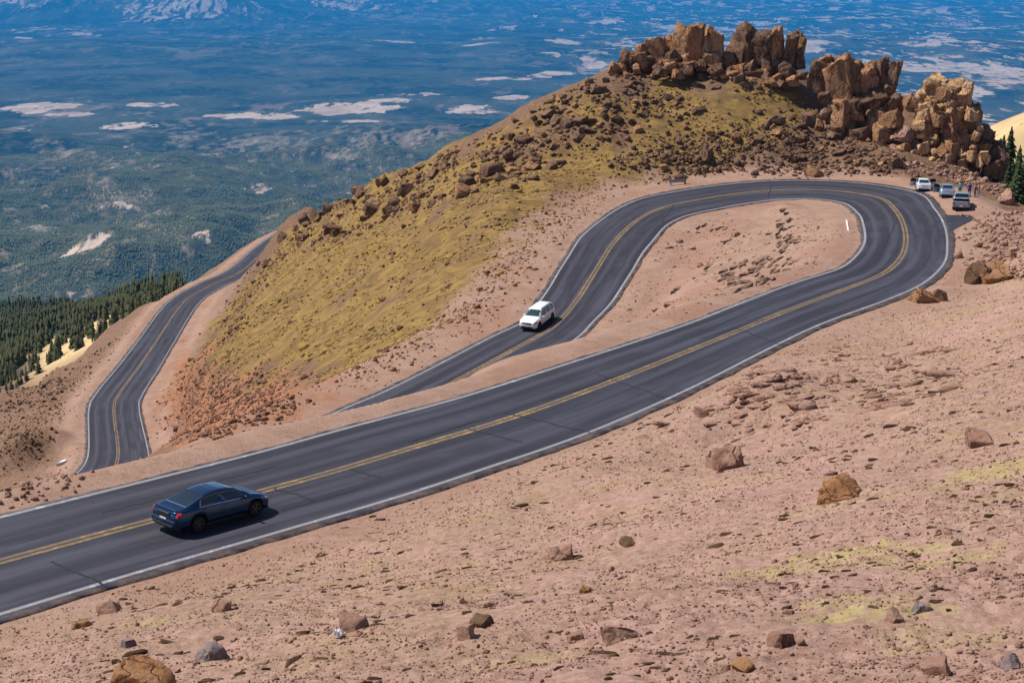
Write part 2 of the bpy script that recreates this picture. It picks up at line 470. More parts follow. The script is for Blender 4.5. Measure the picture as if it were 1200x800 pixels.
def mat_ground():
    t = NT('mountain_ground')
    P = t.pos()
    sand, grass, red, far, mead, pale, moss, rub = [t.attr(k) for k in ('sand', 'grass', 'redness', 'farland', 'meadow', 'pale', 'moss', 'rubble')]
    # gravelly tundra
    n1 = t.noise(.22, 5); n2 = t.noise(1.6, 5, .65); n3 = t.noise(11, 4, .7)
    g = t.mix(t.ramp(n1, .35, .65), (.40, .24, .195), (.33, .205, .158))
    g = t.mix(t.ramp(n2, .4, .75), g, (.42, .255, .20))
    # lumps of darker soil and flat tussocks, stretched along the contour
    s1 = t.noise(1.15, 6, .62, t.map(P, (.55, 1.25, 1.0), (0, 0, R(-18))), .4)
    g = t.mix(t.ramp(s1, .60, .70, 0, .75), g, (.22, .135, .095))
    s2 = t.noise(.7, 6, .68, t.map(P, (.6, 1.3, 1), (0, 0, R(-14))), .5)
    s2b = t.noise(.075, 3)
    tus = t.math('MULTIPLY', t.ramp(s2, .42, .60), t.ramp(s2b, .36, .54))
    g = t.mix(t.math('MULTIPLY', tus, .6), g, (.33, .23, .12))
    mo = t.math('MULTIPLY', t.math('MULTIPLY', moss, t.ramp(t.noise(3.2, 6, .78), .38, .58)), .9)
    g = t.mix(mo, g, (.41, .335, .13))
    v = t.voro(5.5, t.map(P, (1, 1, 1)), 'F1', 'Color')
    vs = t.n.new('ShaderNodeRGBToBW'); t.lk(v, vs.inputs[0])
    g = t.mix(.35, g, vs.outputs[0], 'SOFT_LIGHT')
    n4 = t.noise(27, 3, .7)
    g = t.mix(t.ramp(n3, .55, .75, 0, .65), g, (.52, .35, .29))
    g = t.mix(t.ramp(n3, .44, .30, 0, .6), g, (.19, .108, .08))
    g = t.mix(t.ramp(n4, .46, .34, 0, .5), g, (.19, .11, .08))
    g = t.mix(t.ramp(n4, .56, .70, 0, .5), g, (.55, .39, .33))
    # fine sandy gravel along the roads
    sc = t.mix(t.ramp(t.noise(.5, 5, .6), .35, .7), (.38, .245, .188), (.31, .19, .14))
    sc = t.mix(t.ramp(t.noise(2.6, 6, .75), .50, .66, 0, .75), sc, (.25, .145, .10))
    sc = t.mix(t.ramp(n3, .55, .75, 0, .5), sc, (.47, .33, .26))
    sc = t.mix(t.ramp(n3, .46, .32, 0, .5), sc, (.20, .115, .08))
    sc = t.mix(t.ramp(t.noise(.09, 4, .65), .48, .62, 0, .6), sc, (.31, .165, .115))
    rc = t.mix(t.ramp(n2, .35, .7), (.29, .125, .065), (.37, .18, .105))
    rc = t.mix(t.ramp(t.noise(1.1, 5, .75), .52, .66, 0, .7), rc, (.16, .07, .04))
    # dry yellow alpine grass on the spur, in streaks, broken by brown soil
    gs = t.noise(.42, 6, .66, t.map(P, (.7, 1.5, 1), (0, 0, R(28))), .3)
    gc = t.mix(t.ramp(gs, .40, .62), (.315, .20, .06), (.21, .128, .05))
    gc = t.mix(t.ramp(t.noise(2.2, 5, .7), .55, .72, 0, .6), gc, (.34, .24, .085))
    gc = t.mix(t.ramp(t.noise(.9, 6, .72, t.map(P, (.7, 1.6, 1), (0, 0, R(28)))), .48, .62, 0, .8), gc, (.14, .082, .045))
    gc = t.mix(t.ramp(n3, .50, .36, 0, .6), gc, (.11, .065, .034))
    gc = t.mix(t.ramp(t.noise(.12, 4, .6), .54, .66, 0, .5), gc, (.175, .105, .055))
    br = t.mix(t.ramp(n2, .38, .68), (.145, .080, .048), (.22, .135, .085))
    br = t.mix(t.ramp(n3, .52, .7, 0, .6), br, (.30, .20, .135))
    spur = t.attr('spur')
    g = t.mix(spur, g, br)
    g = t.mix(t.math('MULTIPLY', grass, 1.0), g, gc)
    g = t.mix(red, g, rc)
    g = t.mix(sand, g, sc)
    pc = t.mix(t.ramp(t.noise(.05, 6, .7), .35, .65), (.62, .46, .24), (.52, .36, .19))  # pale slopes with their sunlit brightness put into the colour
    pc = t.mix(t.ramp(t.noise(.2, 5, .7), .60, .70, 0, .8), pc, (.07, .075, .03))
    g = t.mix(pale, g, pc)
    # far country: dark conifer forest with meadows and bare ground
    f1 = t.noise(.0011, 8, .62); f2 = t.noise(.012, 5, .7); f3 = t.noise(.045, 3, .7)
    fc = t.mix(t.ramp(f1, .42, .58), (.008, .020, .014), (.055, .065, .042))
    fc = t.mix(t.ramp(f2, .46, .68, 0, .8), fc, (.085, .095, .058))
    fc = t.mix(t.ramp(f3, .5, .75, 0, .55), fc, (.006, .014, .010))
    dry = t.attr('dry')  # painted lighter tan where far slopes face the sun
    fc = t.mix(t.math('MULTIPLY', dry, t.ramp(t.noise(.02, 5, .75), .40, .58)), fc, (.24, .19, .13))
    fk = t.ramp(t.math('ADD', t.noise(1.0, 7, .74, t.map(P, (.0036, .0014, .0014))), t.math('MULTIPLY', t.noise(.00022, 3), .25)), .66, .73, 0, .85)
    fc = t.mix(t.math('MULTIPLY', fk, t.attr('flecks')), fc, (.50, .36, .27))
    mead = t.ramp(t.math('ADD', mead, t.math('MULTIPLY', t.math('SUBTRACT', t.noise(1.0, 7, .75, t.map(P, (.0062, .0024, .0024))), .5), 2.6)), .52, .66)
    mc = t.mix(t.ramp(t.noise(.004, 6, .65), .35, .7), (.58, .45, .34), (.36, .26, .20))
    fc = t.mix(mead, fc, mc)
    g = t.mix(far, g, fc)
    near = t.math('SUBTRACT', 1.0, far)
    h = t.math('ADD', t.math('MULTIPLY', t.noise(5.5, 8, .78), .8), t.math('ADD', t.math('MULTIPLY', t.voro(9.0), -.22), t.math('MULTIPLY', t.voro(23.0), -.12)))
    b = t.bump(h, .09, .85)
    return t.done(g, .95, b, .12)

def mat_asphalt():
    t = NT('worn_asphalt')
    a = t.attr('across'); s = t.attr('along')
    comb = t.n.new('ShaderNodeCombineXYZ'); t.lk(a, comb.inputs[0]); t.lk(s, comb.inputs[1])
    uv = comb.outputs[0]
    n1 = t.noise(1.0, 5, .6, t.map(uv, (1.3, .035, 1)), .2)
    n2 = t.noise(.16, 4, .6)
    n3 = t.noise(28, 3, .7)
    c = t.mix(t.ramp(n1, .36, .66), (.021, .021, .033), (.062, .061, .087))
    c = t.mix(t.ramp(n2, .40, .62, 0, .75), c, (.022, .0205, .031))
    # polished wheel tracks and a dark oil strip down each lane
    tr = t.math('ABSOLUTE', t.math('SUBTRACT', t.math('ABSOLUTE', a), 1.85))
    oil = t.ramp(tr, .0, .38, .45, 0)
    whl = t.ramp(t.math('ABSOLUTE', t.math('SUBTRACT', tr, .80)), 0, .42, .45, 0)
    c = t.mix(t.math('MULTIPLY', oil, t.ramp(n1, .3, .6)), c, (.026, .024, .030))
    c = t.mix(t.math('MULTIPLY', whl, t.ramp(n2, .3, .6)), c, (.088, .083, .103))
    c = t.mix(t.ramp(n3, .55, .8, 0, .35), c, (.13, .12, .13))
    dust = t.math('MULTIPLY', t.attr('edge'), t.ramp(t.noise(1.3, 5, .7), .36, .62))
    c = t.mix(dust, c, (.22, .15, .115))
    return t.done(c, .78, t.bump(n3, .01, .5), .3)

def mat_paint(name, col, base=(.06, .055, .065), wear=.5):
    t = NT(name)
    n = t.noise(3.0, 6, .75); n2 = t.noise(.35, 3)
    k = t.math('ADD', n, t.math('MULTIPLY', n2, .35))
    f = t.ramp(k, .50+.2*wear-.18, .62+.2*wear, 1, .25)
    c = t.mix(f, base, col)
    return t.done(c, .7, None, .3)

def mat_rock(name, a, b, dark, lichen=None, scale=1.0):
    t = NT(name)
    P = t.pos()
    n1 = t.noise(.8*scale, 6, .62); n2 = t.noise(4.5*scale, 5, .7)
    oi = t.n.new('ShaderNodeObjectInfo')
    c = t.mix(t.ramp(n1, .35, .65), a, b)
    c = t.mix(t.ramp(n2, .55, .75, 0, .6), c, tuple(min(1, x*1.35) for x in b))
    # iron stain running down the faces and cracks
    st = t.noise(1.6*scale, 5, .7, t.map(P, (1.6, 1.6, .35)), .6)
    c = t.mix(t.ramp(st, .52, .66, 0, .75), c, dark)
    if lichen: c = t.mix(t.ramp(t.noise(2.6*scale, 6, .75), .60, .68, 0, .6), c, lichen)
    c = t.mix(t.math('MULTIPLY', oi.outputs['Random'], .35), c, dark)
    nz = t.n.new('ShaderNodeTexNoise'); nz.inputs['Scale'].default_value = .9*scale; nz.inputs['Detail'].default_value = 4; t.lk(P, nz.inputs['Vector'])
    va = t.n.new('ShaderNodeVectorMath'); va.operation = 'MULTIPLY_ADD'; t.lk(nz.outputs['Color'], va.inputs[0]); va.inputs[1].default_value = (1.6/scale,)*3; t.lk(P, va.inputs[2])
    cr = t.voro(.75*scale, t.map(va.outputs[0], (1, 1, .5)), 'DISTANCE_TO_EDGE')
    c = t.mix(t.ramp(cr, 0, .035, .75, 0), c, tuple(x*.45 for x in dark))
    h = t.math('ADD', t.math('MULTIPLY', t.noise(2.4*scale, 8, .72), 1.0), t.ramp(cr, 0, .06, -.35, 0))
    return t.done(c, .92, t.bump(h, .22/scale, .9), .15)

M = {}
M['ground'] = mat_ground()
M['asphalt'] = mat_asphalt()
M['white_line'] = mat_paint('white_road_paint', (.80, .79, .81), wear=.12)
M['yellow_line'] = mat_paint('yellow_road_paint', (.44, .28, .08), wear=.48)
M['tar'] = mat_plain('crack_sealing_tar', (.014, .013, .016), .6, var=.3)
M['rock_warm'] = mat_rock('warm_granite', (.34, .175, .088), (.45, .255, .14), (.15, .062, .03))
M['rock_gold'] = mat_rock('golden_granite', (.50, .295, .145), (.66, .425, .24), (.25, .115, .05))
M['rock_brown'] = mat_rock('weathered_brown_granite', (.155, .083, .05), (.26, .155, .10), (.065, .034, .022), (.17, .135, .085))
M['rock_pink'] = mat_rock('pink_granite', (.36, .20, .145), (.46, .28, .21), (.20, .10, .065))
M['rock_orange'] = mat_rock('iron_stained_granite', (.34, .155, .065), (.42, .23, .12), (.17, .07, .03), scale=2)
M['rock_red'] = mat_rock('red_scree_stone', (.25, .125, .075), (.34, .19, .125), (.12, .055, .034), scale=2)
M['rock_grey'] = mat_rock('lilac_grey_granite', (.22, .17, .165), (.32, .255, .25), (.12, .085, .08), (.42, .36, .33), scale=3)

# ------------------------------------------------------------------ the ground as one sheet (finer where it is near)
azs = np.concatenate([np.radians(np.linspace(-62, -25, 75, endpoint=False)), np.radians(np.arange(-25, 25, AZ_STEP)), np.radians(np.linspace(25, 62, 76))])
rs = np.concatenate([np.exp(np.arange(math.log(3.0), math.log(430), R_STEP)), np.exp(np.arange(math.log(430), math.log(3000), .009)), np.exp(np.arange(math.log(3000), math.log(60000), .0062)), np.array([70000., 90000.])])
AZ, RR = np.meshgrid(azs, rs)
SX = (RR*np.sin(AZ)); SY = (RR*np.cos(AZ))
SZ = ground(SX, SY)
def px_poly(poly): return np.array([hit(u, v)[:2] for u, v in poly])
def poly_sd(x, y, P):
    """signed distance to polygon, positive inside"""
    d = np.full(len(x), 1e9); ins = np.zeros(len(x), bool)
    for i in range(len(P)):
        a = P[i]; b = P[(i+1) % len(P)]
        e = b-a; wx = x-a[0]; wy = y-a[1]
        t = np.clip((wx*e[0]+wy*e[1])/(e@e), 0, 1)
        d = np.minimum(d, (wx-e[0]*t)**2+(wy-e[1]*t)**2)
        c = ((a[1] > y) != (b[1] > y)) & (x < (b[0]-a[0])*(y-a[1])/((b[1]-a[1]) if b[1] != a[1] else 1e-9)+a[0])
        ins ^= c
    return np.where(ins, 1, -1)*np.sqrt(d)
fx, fy = SX.ravel(), SY.ravel(); fr = RR.ravel(); faz = AZ.ravel()
A_ = {k: np.zeros(len(fx)) for k in ('sand', 'grass', 'redness', 'farland', 'meadow', 'pale', 'moss', 'rubble', 'spur', 'flecks', 'dry')}
nr = np.where(fr < 460)[0]
xn, yn = fx[nr], fy[nr]
e, exf, zr, off = road_query(xn, yn)
warp = fbm(xn/4, yn/4, 4, 61)
A_['sand'][nr] = np.where((xn < -48) & (yn > 140), sstep(1.8, .2, exf+warp*1.2), sstep(4.2, .8, exf+warp*1.6))*np.where((off < 0) & (yn < 95) & (xn > -15), .55, 1)
GRASS = px_poly([(230,444),(243,402),(283,343),(326,290),(372,253),(400,240),(520,190),(600,165),(640,148),(700,112),(770,92),(850,98),(900,92),(945,110),(945,135),(880,175),(790,207),(720,222),(650,270),(580,330),(520,382),(440,420),(350,442)])
SCREE = px_poly([(186,470),(215,395),(245,440),(330,445),(400,448),(395,470),(330,492),(225,526),(195,520)])
gd = poly_sd(xn, yn, GRASS); sdd = poly_sd(xn, yn, SCREE)
A_['grass'][nr] = sstep(-1.5, 3.0, gd+fbm(xn/9, yn/9, 5, 71)*7+1)*sstep(-.75, -.1, fbm(xn/6, yn/13, 4, 72)+.25)
A_['redness'][nr] = sstep(-2, 2.5, sdd+warp*3)
loop = px_poly([(640,420),(690,385),(740,320),(790,262),(900,240),(990,245),(1005,290),(950,325),(800,375)])
A_['sand'][nr] = np.maximum(A_['sand'][nr], sstep(-1, 3, poly_sd(xn, yn, loop)))*(1-A_['redness'][nr]*.7)
A_['spur'][nr] = sstep(-2, 8, np.where((yn > 95) & (exf > 0), yn-105-np.maximum(xn-60, 0)*1.2, -10))*sstep(0, 6, exf)*(1-sstep(62, 80, xn)*.6)
left = sstep(-48, -60, xn)*sstep(120, 140, yn)
A_['spur'][nr] = np.maximum(A_['spur'][nr]*(1-left), left*.85*sstep(0, 5, exf))
for u, v, a, b, s in [(1010,712,1.3,.45,1),(985,657,2.2,.5,1),(1095,660,1.3,.4,.9),(1190,548,2.0,.6,1),(1000,585,2.0,.35,.5),(185,728,.9,.25,1),(860,565,1.8,.5,.4),(620,775,1.0,.25,.6),(1100,745,1.2,.3,.5)]:
    p = hit(u, v)
    q = ((xn-p[0])/a)**2+((yn-p[1])/(b*2.6))**2
    A_['moss'][nr] = np.maximum(A_['moss'][nr], s*sstep(1.25, .3, q+fbm(xn/.8, yn/.8, 4, 5)*.9))
A_['farland'] = sstep(425, 470, fr)
pz = np.zeros(len(fx))
st = sstep(-19.9, -18.2, np.degrees(faz))*sstep(-12.0, -12.8, np.degrees(faz))
pz = np.maximum(pz, st*sstep(385, 420, fr)*sstep(660, 630, fr+50*fbm(faz*60, fr/60, 3, 4)))
pz = np.maximum(pz, sstep(16.2, 17.2, np.degrees(faz))*sstep(330, 390, fr)*sstep(900, 700, fr))
A_['pale'] = pz; A_['farland'] = A_['farland']*(1-pz)
# meadows and bare ground on the plain: listed by bearing and by distance
fu = 600+FOCAL*np.tan(faz)/math.cos(TH)
dep = np.arctan(1105.0/fr)
fv = 400+FOCAL*np.tan(dep-TH)
w1 = fbm(fx/1100, fy/2600, 5, 101); w2 = fbm(fx/700, fy/2500, 5, 103)
w3 = fbm(fx/260, fy/1100, 4, 105)
me = np.zeros(len(fx))
for u, v, a, b in [(230,28,95,4),(60,36,65,5),(110,14,45,3),(30,44,42,3),(270,17,20,7),(97,22,11,7),(20,22,30,6),(400,20,60,3),(500,14,50,4),(30,119,62,7),(150,142,62,5),(168,119,40,3),(75,128,40,3),(400,126,95,8),(300,132,60,5),(262,132,40,4),(425,141,48,4),(485,112,40,3),(550,127,38,6),(600,116,35,3),(595,37,26,7),(572,48,18,3),(660,61,26,4),(650,50,14,2),(575,97,22,2),(610,98,16,2),(655,90,24,4),(460,118,30,3),(690,45,20,3),(720,120,30,3),(880,55,40,3),(950,60,40,4),(890,40,14,3),(1070,75,60,3),(1100,80,60,4),(1180,80,40,6),(1150,100,40,5),(980,110,50,3),(560,62,25,2),(450,50,50,2)]:
    q = ((fu-u)/(a*.85))**2+((fv-v)/(b*.8))**2; st_ = .60 if v < 50 else .80
    me = np.maximum(me, st_*sstep(2.0, .1, q+w1*.8+w2*.6+w3*.6))
zone = (sstep(560, 760, fu)*sstep(210, 120, fv)*.95+sstep(235, 150, fv)*sstep(205, 240, fv)*.0)
fl = fbm(fx/650, fy/1500, 6, 107)+.35*fbm(fx/3500, fy/6000, 3, 109)
me = np.maximum(me, sstep(.70, .95, fl+zone*.42)*sstep(3200, 4500, fr)*(.52+.25*sstep(600, 700, fu)))
clr = fbm(fx/260, fy/260, 4, 55)+.35*fbm(fx/900, fy/900, 3, 56)
me = np.maximum(me, sstep(-.08, -.5, clr+.25*w3)*.45*sstep(2600, 3200, fr)*sstep(9000, 7000, fr))
pk = sstep(24000, 32000, fr)
me = np.maximum(me, pk*sstep(.45, .9, fbm(fx/2600, fy/5200, 5, 111)+.1)*.6)
dark = np.exp(-((fv-88)/24)**2)*sstep(720, 560, fu)  # cloud shadow painted in: meadows and flecks thinned out of this band
me = me*(1-.9*dark*(me < .999)*(np.abs(w1) > -1)*sstep(0, 1, dark)*(fv < 108)*(fv > 60)*(fu < 540))
A_['meadow'] = me*sstep(3000, 4000, fr)
A_['flecks'] = sstep(3500, 5000, fr)*(.35+.9*sstep(600, 800, fu))*(1-.8*dark)
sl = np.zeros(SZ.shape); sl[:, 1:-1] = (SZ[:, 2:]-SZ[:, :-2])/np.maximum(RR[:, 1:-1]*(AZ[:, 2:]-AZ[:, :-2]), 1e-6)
A_['dry'] = np.clip(sstep(.02, .16, sl.ravel()+.09*fbm(fx/700, fy/700, 4, 121))*sstep(3200, 4200, fr)*sstep(24000, 12000, fr), 0, 1)*.85  # drier tan put on the sunward side of slopes, so relief sits in the colour
V = np.column_stack([fx, fy, SZ.ravel()])
nrow, ncol = SX.shape
ii = (np.arange(nrow-1)[:, None]*ncol+np.arange(ncol-1)[None, :]).ravel()
F = np.column_stack([ii, ii+1, ii+ncol+1, ii+ncol])
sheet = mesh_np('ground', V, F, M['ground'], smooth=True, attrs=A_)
tag(sheet, 'pink gravel mountainside falling to a wide blue forested plain', 'ground', kind='structure')
# the sheet itself as the lookup for standing things on the ground
def hit(u, v, r0=10.):
    d = ray(u, v); d = d/math.hypot(d[0], d[1])
    a = math.atan2(d[0], d[1]); i = int(np.clip(np.searchsorted(azs, a)-1, 0, len(azs)-2)); f = (a-azs[i])/(azs[i+1]-azs[i])
    col = SZ[:, i]*(1-f)+SZ[:, i+1]*f
    gap = col-d[2]*rs
    k = np.where((gap > 0) & (rs > r0))[0]
    k = max(int(k[0]) if len(k) else len(rs)-1, 1)
    q = gap[k-1]/(gap[k-1]-gap[k]) if gap[k] != gap[k-1] else 0
    s = rs[k-1]+(rs[k]-rs[k-1])*min(max(q, 0), 1)
    return np.array([d[0]*s, d[1]*s, d[2]*s])

# ------------------------------------------------------------------ roads and their painted lines
def ribbon(name, S, cols, dz, mat, edge=None, rng=None, skirt=False):
    """cols: offsets across as functions of the frame (t measured from the centre, + towards the inside of the bend)"""
    C, T2, N, hw, bank, g = road_frames(S)
    a, b = (0, len(C)) if rng is None else rng
    idx = np.arange(a, b)
    st = np.concatenate([[0], np.cumsum(np.linalg.norm(np.diff(C[:, :2], axis=0), axis=1))])
    vs = []; ac = []; al = []; ed = []
    for c in cols:
        t = c(idx, hw, S)
        p = np.column_stack([C[idx, :2]+N[idx]*t[:, None], C[idx, 2]+bank[idx]*t+dz])
        vs.append(p); ac.append(t/np.maximum(hw[idx], 1)*3.65); al.append(st[idx])
        ed.append(np.full(len(idx), 0.0) if edge is None else edge(t, idx, hw, S))
    if skirt:                                        # broken edge of the asphalt layer
        for s_ in (0, -1):
            q = vs[s_].copy(); q[:, 2] -= .16; q[:, :2] += N[idx]*(.05 if s_ == 0 else -.05)
            for L_, a_ in ((vs, q), (ac, ac[s_]), (al, al[s_]), (ed, ed[s_])): L_.insert(0, a_) if s_ == 0 else L_.append(a_)
    n = len(idx); k = len(vs)
    V = np.stack(vs, 1).reshape(-1, 3)
    i = (np.arange(n-1)[:, None]*k+np.arange(k-1)[None, :]).ravel()
    F = np.column_stack([i, i+1, i+k+1, i+k])
    # faces up
    v = V[F[k//2]]; nz = np.cross(v[1]-v[0], v[2]-v[0])[2]
    if nz < 0: F = F[:, ::-1]
    return mesh_np(name, V, F, mat, smooth=True, attrs={'across': np.stack(ac, 1).ravel(), 'along': np.stack(al, 1).ravel(), 'edge': np.stack(ed, 1).ravel()})
def off_in(d): return lambda i, hw, S: hw[i]+d
def off_out(d): return lambda i, hw, S: -hw[i]-d
def off_c(d): return lambda i, hw, S: np.full(len(i), d)
def road(S, name, label):
    jit = lambda i, s: fbm(i*.35, np.full(len(i), s*7.0), 3, int(s))*.14
    cols = [lambda i, hw, S: hw[i]+S[i, 6]+jit(i, 1), lambda i, hw, S: hw[i]+S[i, 6]*.4]
    for k in np.linspace(.94, -.94, 23): cols.append(lambda i, hw, S, k=k: hw[i]*k)
    cols += [lambda i, hw, S: -hw[i]-S[i, 7]*.4, lambda i, hw, S: -hw[i]-S[i, 7]+jit(i, 2)]
    def edge(t, i, hw, S): return np.where(t > hw[i]+S[i, 6]*.7, 1, np.where(t < -hw[i]-S[i, 7]*.7, .8, np.where(np.abs(t) > hw[i], .35, 0)))
    r = ribbon(name, S, cols, 0.0, M['asphalt'], edge, skirt=True)
    tag(r, label, 'road', kind='structure')
    return r
road(TM, 'road', 'dark asphalt mountain road with a hairpin bend, upper level')
road(TL, 'lower_road', 'dark asphalt road running away down the far left flank')
# junction apron of the lay-by
def line(S, name, cols, mat, rng=None, dz=.006): return tag(ribbon(name, S, cols, dz, mat, rng=rng), kind='structure')
n = len(TM)
line(TM, 'edge_line', [off_in(.10), off_in(-.10)], M['white_line'])
line(TM, 'edge_line', [off_out(-.09), off_out(.09)], M['white_line'])
line(TM, 'centre_line', [off_c(.24), off_c(.05)], M['yellow_line'])
line(TM, 'centre_line', [off_c(-.05), off_c(-.24)], M['yellow_line'])
line(TL, 'edge_line', [off_in(.09), off_in(-.09)], M['white_line'])
line(TL, 'edge_line', [off_out(-.07), off_out(.07)], M['white_line'])
line(TL, 'centre_line', [off_c(.2), off_c(.06)], M['yellow_line'])
line(TL, 'centre_line', [off_c(-.06), off_c(-.2)], M['yellow_line'])

# ------------------------------------------------------------------ rocks
def ico(sub):
    bm = bmesh.new(); bmesh.ops.create_icosphere(bm, subdivisions=sub, radius=1)
    V = np.array([v.co[:] for v in bm.verts]); F = np.array([[v.index for v in f.verts] for f in bm.faces]); bm.free()
    return V, F
ICO = {k: ico(k) for k in (1, 2, 3, 4)}
def n3(P, f, seed):
    return (perlin(P[:, 0]*f+P[:, 2]*f*.37, P[:, 1]*f+P[:, 2]*f*.71, seed)+perlin(P[:, 1]*f+9, P[:, 2]*f+P[:, 0]*f*.23, seed+1))*.6
def rock_shape(sub, seed, shape=(1, 1, 1), cuts=9, cut=(.5, .8), rough=.08, vertical=0, base=-.55):
    """a boulder broken along joints: planes shave a ball, then it weathers"""
    g = np.random.default_rng(seed)
    V, F = ICO[sub]; V = V*1.22
    B = np.linalg.qr(g.normal(size=(3, 3))*(.10 if vertical else .30)+np.eye(3))[0]
    pl = []
    for ax in range(3):                      # the three joint sets of granite, never quite square
        for sg in (1, -1):
            n = sg*B[:, ax]+g.normal(size=3)*(.07 if vertical else .14)
            pl.append((n/np.linalg.norm(n), g.uniform(*cut)))
    for k in range(cuts):                    # broken corners
        n = g.normal(size=3)
        if vertical and k < vertical: n[2] *= .15
        pl.append((n/np.linalg.norm(n), g.uniform(cut[1]*.95, cut[1]*1.25)))
    for n, d in pl:
        s = np.maximum(V@n-d, 0)
        V = V-s[:, None]*n*.97
    V = V*(1+rough*.55*n3(V, 1.7, seed)+.5*rough*n3(V, 4.1, seed+5)+(.45*rough*n3(V, 9.3, seed+9) if sub > 2 else 0)-(.5*rough*np.maximum(0, 1-7*np.abs(n3(V, 2.3, seed+3))) if sub > 3 else 0))[:, None]
    V[:, 2] = np.maximum(V[:, 2], base)
    V = V-(V.max(0)+V.min(0))/2*np.array([1, 1, 0]); V[:, 2] -= base
    V = V/np.array([(V[:, 0].max()-V[:, 0].min()), (V[:, 1].max()-V[:, 1].min()), V[:, 2].max()])
    return V*np.array(shape), F        # unit footprint, unit height, resting on z = 0
BOULD = [rock_shape(3, 100+i, cuts=8, cut=(.5, .8), rough=.16) for i in range(10)]
SLAB = [rock_shape(3, 200+i, cuts=6, cut=(.5, .8)) for i in range(5)]
PILL = [rock_shape(4, 300+i, cuts=9, cut=(.62, .85), vertical=4, rough=.24, base=-.6) for i in range(9)]
BLOCK = [rock_shape(4, 500+i, cuts=4, cut=(.62, .74), vertical=1, rough=.07, base=-.5) for i in range(3)]
BIG = [rock_shape(4, 400+i, cuts=9, cut=(.55, .85), rough=.20) for i in range(9)]
_proto = {}
def rock_mesh(kind, i, mat):
    key = (kind, i, mat)
    if key not in _proto:
        V, F = {'boulder': BOULD, 'slab': SLAB, 'pillar': PILL, 'big': BIG, 'block': BLOCK}[kind][i]
        o = mesh_np('boulder', V, F, M[mat], link=False)
        _proto[key] = o
    return _proto[key]
def px_size(p): return FOCAL/ (p[1]*math.cos(TH)-p[2]*math.sin(TH))     # pixels per metre at a point
def put_rock(name, p, size, kind='boulder', mat='rock_brown', rz=None, tilt=.15, label=None, cat='boulder', group=None, parent=None, idx=None, sink=.12):
    pool = {'boulder': BOULD, 'slab': SLAB, 'pillar': PILL, 'big': BIG, 'block': BLOCK}[kind]
    i = random.randrange(len(pool)) if idx is None else idx
    o = rock_mesh(kind, i, mat).copy(); o.name = name
    COL.objects.link(o)
    o.location = (p[0], p[1], p[2]-sink*size[2])
    o.scale = size
    o.rotation_euler = (random.uniform(-tilt, tilt), random.uniform(-tilt, tilt), random.uniform(0, 6.28) if rz is None else rz)
    if parent: o.parent = parent
    if label: tag(o, label, cat, group)
    return o
def put_px(u, v, w, h, label=None, mat='rock_pink', kind='boulder', depth=.9, rz=None, idx=None, tilt=.22, group=None, name='boulder', sink=.36):
    """boulder whose foot is seen at (u, v), w by h pixels large"""
    p = hit(u, v); s = px_size(p)
    return put_rock(name, p, (w/s*.9, w/s*depth, h/s*1.22), kind, mat, rz if rz is not None else random.uniform(-.5, .5), tilt, label, 'boulder', group, idx=idx, sink=sink)

